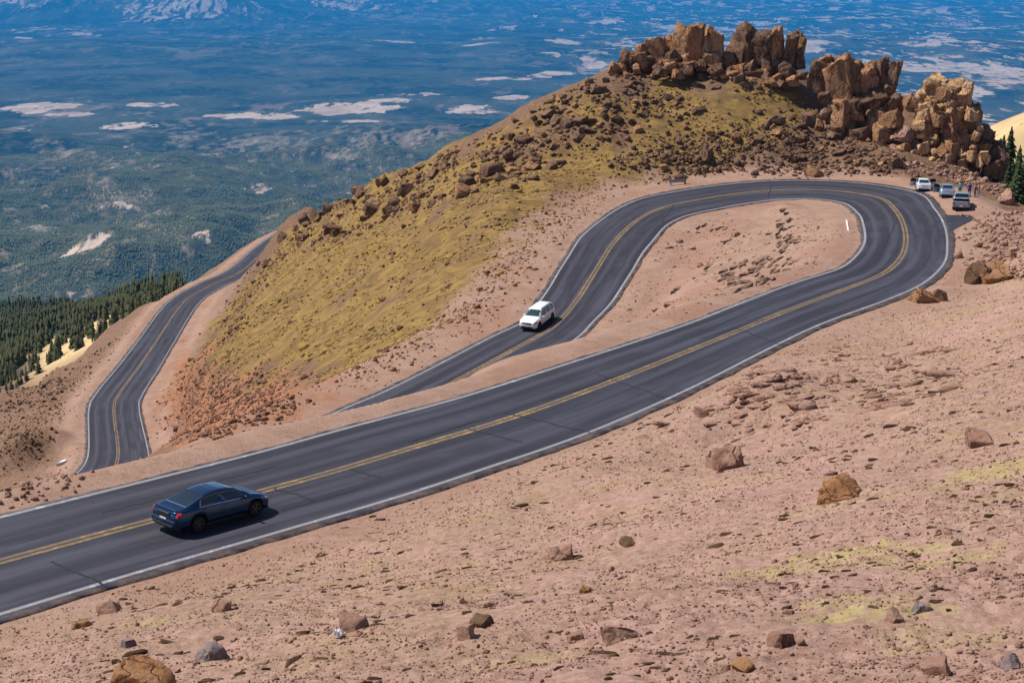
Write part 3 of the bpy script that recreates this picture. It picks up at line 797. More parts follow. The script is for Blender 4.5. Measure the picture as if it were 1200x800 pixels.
# foreground boulders one can point at
FG = [
 (166, 826, 78, 66, 'big orange brown block of rock cut off by the bottom edge of the picture', 'rock_orange', 'block', 0),
 (248, 772, 42, 27, 'lilac grey boulder with pale speckles right of the big orange block', 'rock_grey', 'big', 1),
 (262, 716, 28, 20, 'two toned pinkish rock near the road edge below the dark car', 'rock_pink', 'boulder', 2),
 (416, 737, 36, 25, 'pinkish brown rock with white litter lying against its left side', 'rock_pink', 'boulder', 3),
 (852, 546, 50, 36, 'overhanging pink boulder left of the orange boulder on the open slope', 'rock_pink', 'big', 2),
 (978, 583, 52, 34, 'orange brown boulder standing alone on the slope with a dark foot', 'rock_orange', 'big', 3),
 (652, 655, 42, 25, 'low pinkish brown rock in the middle of the foreground slope', 'rock_pink', 'big', 4),
 (566, 734, 26, 20, 'grey brown knobbly rock behind a paler pink rock', 'rock_brown', 'boulder', 5),
 (546, 746, 26, 20, 'pale pink rock in front of a grey brown knobbly rock', 'rock_pink', 'boulder', 6),
 (1048, 727, 22, 21, 'upright pale pink stone beside a small purple grey stone', 'rock_pink', 'boulder', 7),
 (1079, 716, 26, 15, 'small purple grey stone beside an upright pale pink stone', 'rock_grey', 'boulder', 8),
 (916, 755, 34, 20, 'smooth pale pink rock with a little stone at its right', 'rock_pink', 'boulder', 9),
 (939, 754, 12, 10, 'little pale stone at the right of a smooth pink rock', 'rock_pink', 'boulder', 0),
 (872, 782, 32, 17, 'dark red rock beside a pale pink one at the bottom of the slope', 'rock_orange', 'boulder', 1),
 (848, 787, 22, 14, 'pale pink rock touching a dark red rock at its right', 'rock_pink', 'boulder', 2),
 (673, 752, 25, 19, 'smaller rock left of a broad half buried pink rock', 'rock_pink', 'boulder', 4),
 (724, 750, 58, 22, 'broad half buried pink rock tapering to the right', 'rock_pink', 'slab', 0),
 (685, 694, 14, 10, 'tiny dark red stone alone on the slope', 'rock_orange', 'boulder', 5),
 (1100, 790, 44, 24, 'pinkish rock at the bottom edge of the slope near the right corner', 'rock_pink', 'boulder', 6),
 (1184, 779, 26, 18, 'pale lichen spotted rock in the bottom right corner', 'rock_grey', 'boulder', 7),
 (1080, 353, 36, 22, 'tan boulder lying against the outer road edge below the hairpin', 'rock_warm', 'big', 5),
 (1168, 328, 48, 28, 'broad tan boulder beside the dark hollow on the right hand slope', 'rock_warm', 'big', 6),
 (1141, 331, 30, 34, 'dark brown rock standing in for the shaded hollow left of the broad tan boulder', 'rock_brown', 'big', 7),  # dark rock added in place of a shaded hollow
 (1097, 352, 22, 18, 'dark pointed rock behind the tan boulder at the road edge', 'rock_brown', 'boulder', 8),
 (970, 448, 26, 13, 'pale flat rock on the slope below the long road curve', 'rock_pink', 'slab', 1),
 (1150, 519, 42, 18, 'flat pink slab on the slope at the right', 'rock_pink', 'slab', 2),
 (152, 757, 20, 13, 'small lilac stone above the big orange block', 'rock_grey', 'boulder', 9),
 (95, 735, 26, 15, 'sandy rock on the road bank at the lower left', 'rock_warm', 'boulder', 0),
 (128, 716, 34, 18, 'pale sandy rock heap at the road edge left of the dark car', 'rock_pink', 'slab', 3),
 (825, 486, 20, 14, 'pinkish brown rock just below the road edge in the middle', 'rock_pink', 'boulder', 3),
 (735, 637, 22, 10, 'thin brown rock right of the low pinkish brown rock', 'rock_brown', 'slab', 4),
]
for u, v, w_, h_, lab, mt, kd, ix in FG: put_px(u, v, w_, h_, lab, mt, kd, idx=ix)
# infield of the hairpin
M['dark_stone'] = mat_rock('brown_turf_edge_stone', (.24, .15, .10), (.31, .205, .145), (.14, .085, .055), scale=3)
for u, v, w_, h_, lab in [(861, 277, 12, 8, 'pale block in the sandy infield above the rows of dark stones'), (812, 292, 9, 5, 'small pale stone in the left part of the sandy infield'),
                          (797, 284, 9, 6, 'pale stone near the upper left line of the sandy infield'), (821, 312, 10, 6, 'pale stone with a dark shadow in the middle left of the infield'), (784, 358, 14, 6, 'pale stones at the lower tip of the sandy infield')]:
    put_px(u, v, w_, h_, lab, 'rock_pink')
inf = [(825, 264), (818, 267), (834, 270), (843, 268), (852, 283), (790, 342), (795, 338), (768, 364), (830, 313), (850, 178+90)]
for k in range(110):
    a = random.random(); b = random.random()+random.random()-1
    inf.append((852+80*a+b*14, 338-70*a+b*34+18*math.sin(a*3)))
for u, v in inf:
    p = hit(u, v)
    if road_query(p[:1], p[1:2])[0][0] < 1.2: continue
    L = random.uniform(.8, 2.3)
    put_rock('stone', p, (L, random.uniform(.28, .5), random.uniform(.14, .28)), 'slab', 'dark_stone', R(random.uniform(52, 68)), .05,
             'low dark brown stone in the slanting rows on the sandy hairpin infield', 'stone', 'dark stones in rows on the hairpin infield', sink=.25)

# crags: a thing each, its blocks are its parts. (u, v of the foot, w, h in pixels, metres beyond or before the crag, kind, material)
def crag(name, label, r0, blocks, mat, fill=0, fillbox=None, sizes=(7, 16)):
    u0 = sum(b[0] for b in blocks)/len(blocks)
    v0 = max(b[1] for b in blocks)
    base = at(u0, v0, r0)
    root = empty(name, tuple(base))
    tag(root, label, 'rock outcrop')
    bl = list(blocks)
    for k in range(fill):
        x0, y0, x1, y1, tx0, tx1 = fillbox
        b = random.random()**.8; y = y0+(y1-y0)*b
        xa = tx0+(x0-tx0)*b; xb = tx1+(x1-tx1)*b
        bl.append((random.uniform(xa, xb), y, random.uniform(*sizes), random.uniform(*sizes)*random.uniform(.7, 1.4), random.uniform(-.5, .5)-4*b, random.choice(['big', 'boulder', 'pillar'] if y < (y0+y1)/2 else ['big', 'boulder']), random.choice(mat)))
    for (u, v, w_, h_, dr, kd, mt) in bl:
        p = at(u, v, r0+dr); s = px_size(p)
        o = put_rock('rock_block', p-base, (w_/s*random.uniform(1.0, 1.25), w_/s*random.uniform(.8, 1.15), h_/s*random.uniform(.80, 1.2)), kd, mt, random.uniform(-.9, .9), .27, parent=root, sink=.08)
    return root
crag('rock_outcrop', 'row of sunlit orange rock fingers crowning the left end of the ridge', 193, [
 (752, 68, 15, 22, -.5, 'pillar', 'rock_orange'), (772, 80, 25, 45, 0, 'pillar', 'rock_warm'), (784, 70, 20, 36, .8, 'pillar', 'rock_warm'), (797, 68, 22, 38, 0, 'pillar', 'rock_warm'),
 (813, 66, 20, 37, 0, 'pillar', 'rock_orange'), (829, 58, 13, 30, 1, 'pillar', 'rock_gold'), (825, 66, 14, 26, -.6, 'pillar', 'rock_gold'), (839, 64, 17, 28, 0, 'pillar', 'rock_warm'),
 (789, 76, 18, 22, -1, 'big', 'rock_brown'), (741, 70, 14, 12, 0, 'boulder', 'rock_brown'), (733, 78, 18, 14, -.5, 'big', 'rock_brown'), (758, 78, 18, 14, -1.2, 'big', 'rock_brown')],
 ['rock_brown', 'rock_warm'], 26, (700, 70, 850, 92, 740, 846), (9, 17))
crag('rock_outcrop', 'dark brown columned crag on the ridge top between the orange fingers and the split crag', 194, [
 (876, 78, 38, 48, .5, 'big', 'rock_brown'), (863, 78, 24, 34, 0, 'pillar', 'rock_brown'), (890, 74, 20, 44, 0, 'pillar', 'rock_brown'), (909, 74, 18, 46, -.2, 'pillar', 'rock_warm'),
 (921, 74, 16, 45, -.1, 'pillar', 'rock_brown'), (931, 76, 15, 40, .2, 'pillar', 'rock_warm'), (899, 76, 17, 42, .6, 'pillar', 'rock_warm'), (852, 86, 22, 24, -1, 'pillar', 'rock_brown'), (868, 95, 18, 24, -2, 'pillar', 'rock_warm'),
 (938, 80, 14, 18, -.5, 'big', 'rock_brown'), (880, 92, 22, 20, -2, 'big', 'rock_brown')],
 ['rock_brown', 'rock_warm', 'rock_brown'], 26, (835, 76, 950, 104, 850, 940), (9, 18))
crag('rock_outcrop', 'tall split crag of leaning brown slabs in the middle of the ridge', 189, [
 (957, 103, 28, 36, 0, 'pillar', 'rock_brown'), (968, 100, 20, 38, .3, 'pillar', 'rock_warm'), (981, 96, 25, 40, .5, 'pillar', 'rock_brown'), (996, 92, 16, 30, 1, 'pillar', 'rock_brown'), (988, 135, 32, 66, -1, 'pillar', 'rock_warm'),
 (1001, 108, 20, 38, 0, 'pillar', 'rock_warm'), (1015, 106, 22, 40, 0, 'pillar', 'rock_warm'), (1029, 104, 20, 38, .2, 'pillar', 'rock_brown'), (1040, 104, 18, 34, 0, 'pillar', 'rock_brown'), (1026, 124, 40, 30, -1, 'big', 'rock_brown'),
 (1003, 138, 18, 32, -1.5, 'pillar', 'rock_brown'), (982, 155, 28, 40, -2.2, 'pillar', 'rock_warm'), (953, 160, 24, 38, -2.5, 'pillar', 'rock_brown'), (1022, 158, 26, 30, -2, 'big', 'rock_warm'), (1045, 135, 24, 26, -1, 'big', 'rock_warm')],
 ['rock_brown', 'rock_warm', 'rock_pink'], 30, (935, 100, 1065, 168, 950, 1046), (9, 20))
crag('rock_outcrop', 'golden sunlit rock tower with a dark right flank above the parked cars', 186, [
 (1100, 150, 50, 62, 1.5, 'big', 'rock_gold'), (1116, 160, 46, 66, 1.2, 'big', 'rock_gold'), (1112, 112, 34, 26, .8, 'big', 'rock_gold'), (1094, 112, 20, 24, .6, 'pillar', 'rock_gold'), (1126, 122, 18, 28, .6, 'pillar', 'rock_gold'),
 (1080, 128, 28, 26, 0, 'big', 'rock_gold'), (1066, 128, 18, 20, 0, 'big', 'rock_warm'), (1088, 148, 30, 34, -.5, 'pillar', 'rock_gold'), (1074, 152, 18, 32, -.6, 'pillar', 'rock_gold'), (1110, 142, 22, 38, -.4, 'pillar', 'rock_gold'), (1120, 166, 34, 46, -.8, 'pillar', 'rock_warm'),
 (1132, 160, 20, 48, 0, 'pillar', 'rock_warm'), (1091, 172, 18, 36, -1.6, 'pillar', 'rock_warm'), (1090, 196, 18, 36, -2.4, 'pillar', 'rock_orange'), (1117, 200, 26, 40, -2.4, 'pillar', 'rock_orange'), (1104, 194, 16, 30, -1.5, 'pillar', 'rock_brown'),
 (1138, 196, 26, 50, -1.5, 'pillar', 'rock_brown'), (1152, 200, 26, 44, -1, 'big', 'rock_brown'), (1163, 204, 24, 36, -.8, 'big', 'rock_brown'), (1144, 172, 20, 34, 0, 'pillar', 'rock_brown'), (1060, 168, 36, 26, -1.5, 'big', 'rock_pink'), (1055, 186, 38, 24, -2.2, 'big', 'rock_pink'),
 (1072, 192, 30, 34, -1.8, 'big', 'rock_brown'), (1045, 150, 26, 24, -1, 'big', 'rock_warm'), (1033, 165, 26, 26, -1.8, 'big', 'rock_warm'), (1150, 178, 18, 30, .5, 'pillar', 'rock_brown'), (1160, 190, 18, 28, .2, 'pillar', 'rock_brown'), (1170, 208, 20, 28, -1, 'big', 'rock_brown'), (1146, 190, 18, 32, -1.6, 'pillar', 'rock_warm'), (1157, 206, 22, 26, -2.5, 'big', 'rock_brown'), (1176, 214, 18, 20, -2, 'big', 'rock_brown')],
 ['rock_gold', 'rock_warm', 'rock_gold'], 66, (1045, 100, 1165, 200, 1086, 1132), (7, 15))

# ridge rubble: the larger rocks each on its own
ZONES = [
 ('upper', [(322,292),(350,258),(450,210),(520,182),(600,142),(690,96),(745,76),(850,90),(930,98),(900,104),(800,108),(720,140),(640,180),(560,222),(430,275),(362,292)], 86, (.8, 2.6), 'rock_brown',
  'weathered brown rock on the rubble crest of the ridge above the yellow grass', 'rocks along the crest of the ridge'),
 ('streak', [(570,205),(640,165),(700,140),(790,112),(850,118),(800,140),(720,165),(650,200),(600,222)], 36, (.7, 2.0), 'rock_brown',
  'brown rock in the dark band of rubble that splits the yellow grass', 'rocks in the rubble band across the grass'),
 ('talus', [(720,190),(800,165),(900,140),(960,150),(1040,170),(1060,205),(960,206),(860,206),(790,205),(750,200)], 60, (.7, 2.0), 'rock_brown',
  'angular brown rock in the talus between the ridge and the top of the hairpin', 'talus rocks above the top of the hairpin'),
 ('tower', [(1060,190),(1165,205),(1190,235),(1160,222),(1110,212),(1060,208)], 24, (.4, 1.2), 'rock_pink',
  'pink rock lying at the foot of the golden tower behind the parked cars', 'rocks at the foot of the golden tower'),
 ('right', [(1145,262),(1200,245),(1200,330),(1150,300)], 26, (.3, .9), 'rock_pink',
  'pink rock on the bank at the right of the hairpin', 'rocks on the right hand bank'),
 ('scree', [(190,480),(225,410),(260,440),(350,452),(330,480),(225,520),(195,515)], 30, (.45, .9), 'rock_red',
  'reddish stone in the scree between the lower road and the grass', 'stones in the red scree'),
]
def in_poly(poly, n):
    P = np.array(poly, float); out = []
    lo, hi = P.min(0), P.max(0)
    while len(out) < n:
        q = np.random.default_rng(random.randrange(10**9)).uniform(lo, hi, (64, 2))
        ok = poly_sd(q[:, 0], q[:, 1], P) > 0
        out += list(q[ok])
    return out[:n]
for nm, poly, n, (a, b), mt, lab, grp in ZONES:
    for u, v in in_poly(poly, n):
        p = hit(u, v)
        e = road_query(np.array([p[0]]), np.array([p[1]]))[0][0]
        if e < 1.5: continue
        s = a*(b/a)**(random.random()**1.6)
        put_rock('boulder', p, (s*random.uniform(.8, 1.4), s*random.uniform(.7, 1.2), s*random.uniform(.4, .8)), random.choice(['boulder', 'slab', 'slab']),
                 random.choice([mt, mt, mt, 'rock_warm' if mt == 'rock_brown' else mt]), R(random.gauss(40, 22)), .3, lab, 'boulder', grp, sink=.2)

for u, v, w_, h_ in [(332, 279, 16, 9), (347, 269, 9, 7), (356, 259, 19, 13), (376, 252, 9, 6), (384, 247, 15, 12), (408, 238, 10, 7), (424, 228, 17, 10), (452, 214, 12, 11), (474, 205, 18, 10), (312, 310, 12, 7), (297, 331, 9, 6)]:
    put_px(u, v, w_, h_, 'weathered brown rock on the rubble crest of the ridge above the yellow grass', 'rock_brown', 'boulder', group='rocks along the crest of the ridge')
# the countless small stones: one object for each tract
SMALL = [rock_shape(1, 900+i, cuts=6, cut=(.5, .85), rough=.2, base=-.4) for i in range(14)]
SMALL2 = [rock_shape(2, 950+i, cuts=8, cut=(.5, .85), rough=.2, base=-.4) for i in range(14)]
def scatter(name, X, Y, size, mat, flat=(.4, .9), fine=False, label=None, lift=-.15, rz=None, stretch=(.8, 1.4)):
    e = road_query(X, Y)[0]; k = e > .25
    X, Y, size = X[k], Y[k], size[k]
    Z = ground(X, Y); n = len(X)
    Vs = []; Fs = []; o = 0
    pool = SMALL2 if fine else SMALL
    for i, (V, F) in enumerate(pool):
        id_ = np.arange(i, n, len(pool)); m = len(id_)
        if not m: continue
        a = RNG.uniform(0, 6.28, m) if rz is None else RNG.normal(rz, .22, m)
        sx = size[id_]*RNG.uniform(*stretch, m); sy = size[id_]*RNG.uniform(.6, 1.0, m); sz = size[id_]*RNG.uniform(*flat, m)
        P = V[None]*np.stack([sx, sy, sz], 1)[:, None]
        t = RNG.uniform(-.25, .25, (m, 1)); P = P+np.stack([np.zeros_like(P[..., 0]), np.zeros_like(P[..., 0]), P[..., 0]*t], -1)
        c, s_ = np.cos(a)[:, None], np.sin(a)[:, None]
        x = P[..., 0]*c-P[..., 1]*s_+X[id_, None]; y = P[..., 0]*s_+P[..., 1]*c+Y[id_, None]
        z = P[..., 2]+Z[id_, None]+lift*sz[:, None]
        Vs.append(np.stack([x, y, z], -1).reshape(-1, 3))
        Fs.append((F[None]+(np.arange(m)*len(V))[:, None, None]+o).reshape(-1, 3)); o += m*len(V)
    ob = mesh_np(name, np.vstack(Vs), np.vstack(Fs), M[mat])
    return tag(ob, label, kind='stuff')
def fan(n, u0, u1, r0, r1, pw=1.0):
    u = RNG.uniform(u0, u1, n); az = np.arctan((u-600)/FOCAL*math.cos(TH))
    r = r0*(r1/r0)**(RNG.uniform(0, 1, n)**pw)
    return r*np.sin(az), r*np.cos(az)
def clump(X, Y, s, thr, seed): 
    k = fbm(X/s, Y/s, 4, seed) > thr-RNG.uniform(0, .35, len(X))
    return X[k], Y[k]
X, Y = fan(52000, -150, 1350, 15, 110); k = (Y < 40+X*1.0+60) & (road_query(X, Y)[3] <= 0) & (Y-75 < np.maximum(X, -20)*1.2)
X, Y = clump(X[k], Y[k], 4.0, -.12, 7)
scatter('loose_stones', X, Y, .018*np.exp(RNG.normal(0, .6, len(X)))+.0007*np.hypot(X, Y), 'rock_pink', label='small pink stones strewn over the slope below the camera')
X, Y = fan(1000, -100, 1350, 16, 105); k = (road_query(X, Y)[3] <= 0) & (Y-75 < np.maximum(X, -20)*1.2)
X, Y = clump(X[k], Y[k], 5.0, .2, 17)
scatter('loose_stones', X, Y, .055*np.exp(RNG.normal(0, .5, len(X)))+.0012*np.hypot(X, Y), 'rock_pink', (.25, .6), fine=True, label='brown fist sized stones strewn over the slope below the camera')
def px_scatter(poly, n):
    q = np.array(in_poly(poly, max(30, n//12)))
    P = np.array([hit(u, v) for u, v in q])
    j = RNG.integers(0, len(P), n)
    d = np.hypot(P[j, 0], P[j, 1])
    return P[j, 0]+RNG.normal(0, 1.1, n), P[j, 1]+RNG.normal(0, 1.6, n)
for nm, poly, n, s0, mt, lab in [
  ('rubble', ZONES[0][1], 1300, .34, 'rock_brown', 'brown rubble between the larger rocks of the crest'),
  ('rubble', ZONES[1][1], 450, .28, 'rock_brown', 'brown rubble in the band across the yellow grass'),
  ('rubble', ZONES[2][1], 2000, .30, 'rock_brown', 'talus of small rocks above the hairpin'),
  ('rubble', ZONES[3][1], 500, .26, 'rock_pink', 'pink rubble below the golden tower'),
  ('rubble', ZONES[4][1], 700, .20, 'rock_pink', 'pink rubble on the right hand bank'),
  ('scree', ZONES[5][1], 2600, .17, 'rock_red', 'loose red scree beside the lower road'),
  ('rubble', [(250,440),(330,330),(420,270),(520,220),(640,190),(760,200),(690,240),(620,300),(520,370),(400,440),(320,470)], 420, .17, 'rock_brown', 'scattered brown stones in the yellow grass'),
  ('rubble', [(330,470),(420,430),(520,370),(600,310),(640,300),(560,390),(480,425),(400,465)], 700, .13, 'rock_warm', 'brown stones along the foot of the grass slope'),
  ('rubble', [(0,470),(90,425),(150,385),(130,410),(80,470),(30,540),(0,560)], 1800, .17, 'rock_brown', 'brown stones on the outer flank left of the lower road'),
  ('rubble', [(235,400),(290,320),(340,275),(375,255),(330,320),(270,410)], 500, .28, 'rock_brown', 'brown rocks on the cut bank right of the lower road'),
  ('rubble', [(20,570),(60,530),(95,530),(60,575),(20,590)], 260, .14, 'rock_pink', 'stones beside the lower bend at the far left')]:
    X, Y = px_scatter(poly, n)
    scatter(nm, X, Y, s0*np.exp(RNG.normal(0, .5, n)), mt, fine=n < 0, label=lab)
# broken ledges of bedrock on the slope below the long curve
X, Y = px_scatter([(820,505),(880,440),(960,410),(1080,400),(1120,440),(1040,475),(930,490)], 420)
scatter('rock_ledges', X, Y, .20*np.exp(RNG.normal(0, .5, len(X))), 'rock_pink', (.2, .45), True, 'broken tan ledges of bedrock on the slope below the long curve', -.3, R(25), (1.2, 2.8))
# finer rubble on the sandy infield and on the verges
X, Y = px_scatter([(700,375),(760,290),(830,255),(920,245),(990,260),(990,290),(930,325),(820,365),(740,385)], 1500)
scatter('loose_stones', X, Y, .10*np.exp(RNG.normal(0, .5, len(X))), 'rock_pink', (.3, .6), label='fine stones on the sandy infield of the hairpin')
X, Y = px_scatter([(520,400),(600,320),(660,270),(720,235),(690,225),(600,290),(540,360)], 700)
scatter('loose_stones', X, Y, .12*np.exp(RNG.normal(0, .5, len(X))), 'rock_warm', (.3, .6), label='stones on the sandy verge between the grass and the inner road')
# tufts of dry alpine grass on the spur
def mat_tuft(name, a, b):
    t = NT(name); n = t.noise(.8, 4, .7)
    return t.done(t.mix(t.ramp(n, .35, .65), a, b), .95, None, .05)
M['tuft_gold'] = mat_tuft('dry_golden_grass', (.36, .235, .065), (.25, .16, .05))
M['tuft_brown'] = mat_tuft('dead_brown_grass', (.15, .09, .045), (.20, .125, .06))
for mt, n, lab in (('tuft_gold', 15000, 'tufts of golden alpine grass on the spur'), ('tuft_brown', 5500, 'tufts of dead brown grass on the spur')):
    X = RNG.uniform(GRASS[:, 0].min(), GRASS[:, 0].max(), n*3); Y = RNG.uniform(GRASS[:, 1].min(), GRASS[:, 1].max(), n*3)
    k = (poly_sd(X, Y, GRASS) > -1) & (fbm(X/5, Y/9, 4, 181 if mt == 'tuft_gold' else 187) > -.05); X, Y = X[k][:n], Y[k][:n]
    scatter('grass_tufts', X, Y, .20*np.exp(RNG.normal(0, .45, len(X))), mt, (.35, .7), label=lab, lift=-.3)
# dark flat cushions of turf doubling as small dark shadows on the open slope
M['turf'] = mat_plain('dark_turf_and_shade', (.075, .043, .026), .95, spec=.1, var=.5, scale=3)
X, Y = fan(1700, -80, 1320, 16, 75); k = (road_query(X, Y)[3] <= 0) & (Y-70 < np.maximum(X, -20)*1.1)
X, Y = clump(X[k], Y[k], 7.0, .22, 37)
scatter('turf_shade_cushions', X, Y, .06*np.exp(RNG.normal(0, .5, len(X)))+.0017*np.hypot(X, Y), 'turf', (.5, .8), True, 'dark flat cushions of dry turf and painted small shadows on the slope', -.5, R(10), (1.3, 2.8))

# ------------------------------------------------------------------ vehicles
def paint(name, col, rough=.28, metal=.0, flake=0.0):
    t = NT(name)
    n = t.noise(5, 3, v=t.obj()); d = t.noise(2.2, 5, .65, t.obj())
    c = t.mix(t.ramp(n, .3, .7), col, tuple(min(1, x*1.04) for x in col))
    c = t.mix(t.ramp(d, .55, .8, 0, .08 if col[0] > .1 else 0.0), c, (.3, .24, .19))
    m = t.done(c, t.ramp(d, .3, .8, rough, rough+(.15 if col[0] > .1 else .02)), None, .5, metal)
    t.b.inputs['Coat Weight'].default_value = .8; t.b.inputs['Coat Roughness'].default_value = .06
    return m
M['car_blue'] = paint('dark_blue_car_paint', (.012, .052, .125), .2, .88)
M['car_white'] = paint('white_car_paint', (.80, .81, .82), .3)
M['car_silver'] = paint('silver_car_paint', (.42, .46, .50), .28, .5)
M['car_sky'] = paint('pale_blue_silver_car_paint', (.40, .50, .60), .28, .45)
def mat_glass():
    t = NT('tinted_car_glass')
    n = t.noise(3, 3, v=t.obj())
    m = t.done(t.mix(n, (.006, .010, .012), (.016, .026, .028)), .05, None, .6)
    t.b.inputs['Coat Weight'].default_value = 1; t.b.inputs['Coat Roughness'].default_value = .02
    return m
M['glass'] = mat_glass()
def mat_teal_glass():
    t = NT('windscreen_glass')
    n = t.noise(2, 3, v=t.obj())
    m = t.done(t.mix(n, (.010, .035, .035), (.03, .08, .08)), .06, None, .7)
    t.b.inputs['Coat Weight'].default_value = 1; return m
M['screen'] = mat_teal_glass()
M['tyre'] = mat_plain('rubber_tyre', (.016, .016, .017), .85, spec=.2)
M['rim'] = mat_plain('alloy_rim', (.38, .38, .39), .3, .85)
M['rim_dark'] = mat_plain('dark_alloy_rim', (.10, .10, .105), .35, .8)
M['black_trim'] = mat_plain('black_plastic_trim', (.014, .014, .015), .6)
M['chrome'] = mat_plain('chrome_trim', (.6, .6, .62), .15, 1)
M['plate'] = mat_plain('white_number_plate', (.75, .75, .77), .5, var=.03)
M['lamp_white'] = mat_plain('clear_headlamp', (.55, .58, .62), .08, .4, coat=1)
M['lamp_red_off'] = mat_plain('red_lamp_lens', (.28, .008, .010), .15, coat=1)
def mat_lit(name, col, s):
    t = NT(name); n = t.noise(9, 2, v=t.obj())
    c = t.mix(n, col, tuple(x*.7 for x in col))
    m = t.done(c, .2); t.lk(c, t.b.inputs['Emission Color']); t.b.inputs['Emission Strength'].default_value = s
    return m
M['lamp_red_lit'] = mat_lit('lit_brake_lamp', (.60, .012, .015), .7)
M['interior'] = mat_plain('dark_car_interior', (.012, .012, .014), .8)

CAR_SCALE = .82                     # one unit of this survey is about 1.2 m
class Car:
    """a body skin swept along the length from side and plan profiles; panes, lamps and trim lie on that skin"""
    def __init__(s, L, W, zb, belt, top, wplan, wtop, axles, rw, tumble=.5):
        s.L, s.W, s.axles, s.rw = L, W, axles, rw
        s.f = dict(zb=zb, belt=belt, top=top, wplan=wplan, wtop=wtop)
        s.tb = tumble
    def cv(s, k, x):
        a = np.array(s.f[k]); return np.interp(x, a[:, 0], a[:, 1])
    def section(s, x, arch=True):
        """half section, 10 points (y, z) for station x measured from the rear bumper"""
        x = np.asarray(x, float)
        zb, be, tp = s.cv('zb', x), s.cv('belt', x), s.cv('top', x)
        w = s.cv('wplan', x)*s.W/2; wt = s.cv('wtop', x)*s.W/2
        wt = np.minimum(wt, w*.97)
        be = np.minimum(be, tp-.012)
        if arch:
            for ax in s.axles:
                ra = s.rw*1.17
                d = ra*ra-(x-ax)**2
                zb = np.where(d > 0, np.maximum(zb, s.rw+np.sqrt(np.maximum(d, 0))), zb)
            zb = np.minimum(zb, be-.12)
        h = be-zb
        Y = np.stack([w*.93, w*.99, w, w*.992, w*.955, w*.955+(wt-w*.955)*s.tb, wt, wt*.86, wt*.5, wt*0], -1)
        Z = np.stack([zb, zb+.22*h, zb+.52*h, zb+.84*h, be, be+(tp-be)*.52, be+(tp-be)*.90, be+(tp-be)*.975, tp-.003, tp], -1)
        return Y, Z
    def point(s, x, t, side=1, arch=False):
        x = np.asarray(x, float); t = np.asarray(t, float)
        Y, Z = s.section(x, arch)
        i = np.clip(t.astype(int), 0, 8); f = t-i
        take = lambda A, k: np.take_along_axis(A, k[..., None], -1)[..., 0]
        y = take(Y, i)*(1-f)+take(Y, i+1)*f; z = take(Z, i)*(1-f)+take(Z, i+1)*f
        return np.stack([x-s.L/2, y*side, z], -1)
    def body(s, root, mat, skip=None):
        xs = np.unique(np.concatenate([np.linspace(0, .25, 7), np.linspace(.25, s.L-.25, 96), np.linspace(s.L-.25, s.L, 7)]))
        ts = np.concatenate([np.arange(0, 9, .5), [9.0]])
        n, k = len(xs), len(ts)
        XX, TT = np.meshgrid(xs, ts, indexing='ij')
        A = s.point(XX, TT, 1, True); B = s.point(XX, TT[:, ::-1], -1, True)
        G = np.concatenate([A, B[:, 1:]], 1); kk = G.shape[1]
        V = G.reshape(-1, 3)
        i = (np.arange(n-1)[:, None]*kk+np.arange(kk-1)[None, :])
        if skip is not None:
            tt = np.concatenate([ts, ts[::-1][1:]])
            keep = ~((xs[:-1, None] > skip[0]) & (xs[1:, None] < skip[1]) & (np.minimum(tt[:-1], tt[1:])[None, :] >= skip[2]))
            i = i[keep]
        i = i.ravel()
        F = np.column_stack([i, i+1, i+kk+1, i+kk])
        caps = [np.arange(kk)[None, ::-1], (np.arange(kk)+(n-1)*kk)[None]]
        o = mesh_np('body', V, [F]+caps, M[mat], root, smooth=True)
        bm = bmesh.new(); bm.from_mesh(o.data); bmesh.ops.recalc_face_normals(bm, faces=bm.faces); bm.to_mesh(o.data); bm.free()
        return o
    def patch(s, name, x0, x1, t0, t1, side, mat, parent, off=.007, nx=10, nt=6, shear=0.0, rear=None, both=False, label=None):
        """a pane lying on the skin; shear tilts its ends; both = spans over the roof centre line"""
        u = np.linspace(0, 1, nx); v = np.linspace(0, 1, nt)
        U, Vv = np.meshgrid(u, v, indexing='ij')
        def ev(U, Vv):
            x = x0+(x1-x0)*U
            if both:
                t = np.where(Vv <= .5, t0+(9-t0)*Vv*2, 9-(9-t0)*(Vv-.5)*2); sd = np.where(Vv <= .5, 1, -1)
                return s.point(x, t, 1)*np.stack([np.ones_like(x), sd, np.ones_like(x)], -1)
            if shear: x = x+(np.asarray(shear) if np.ndim(shear) else shear)*(Vv-.5)*(1 if np.ndim(shear) == 0 else 1)
            return s.point(np.clip(x, 0, s.L), t0+(t1-t0)*Vv, side)
        P = ev(U, Vv)
        du = np.gradient(P, axis=0); dv = np.gradient(P, axis=1)
        N = np.cross(du, dv); N /= np.linalg.norm(N, axis=-1, keepdims=True)+1e-9
        out = P-np.array([0, 0, .55]); out[..., 0] *= .35
        N = np.where((N*out).sum(-1, keepdims=True) < 0, -N, N)
        top = P+N*off; bot = P-N*.012
        V = np.concatenate([top.reshape(-1, 3), bot.reshape(-1, 3)])
        i = (np.arange(nx-1)[:, None]*nt+np.arange(nt-1)[None, :]).ravel()
        F1 = np.column_stack([i, i+1, i+nt+1, i+nt]); m = nx*nt
        rim = np.concatenate([np.arange(nt), np.arange(1, nx)*nt+nt-1, (nx-1)*nt+np.arange(nt-2, -1, -1), np.arange(nx-2, 0, -1)*nt])
        rn = np.roll(rim, -1)
        F2 = np.column_stack([rim, rn, rn+m, rim+m])
        o = mesh_np(name, V, np.vstack([F1, F2]), M[mat], parent, smooth=False)
        if label: o['label'] = label
        return o
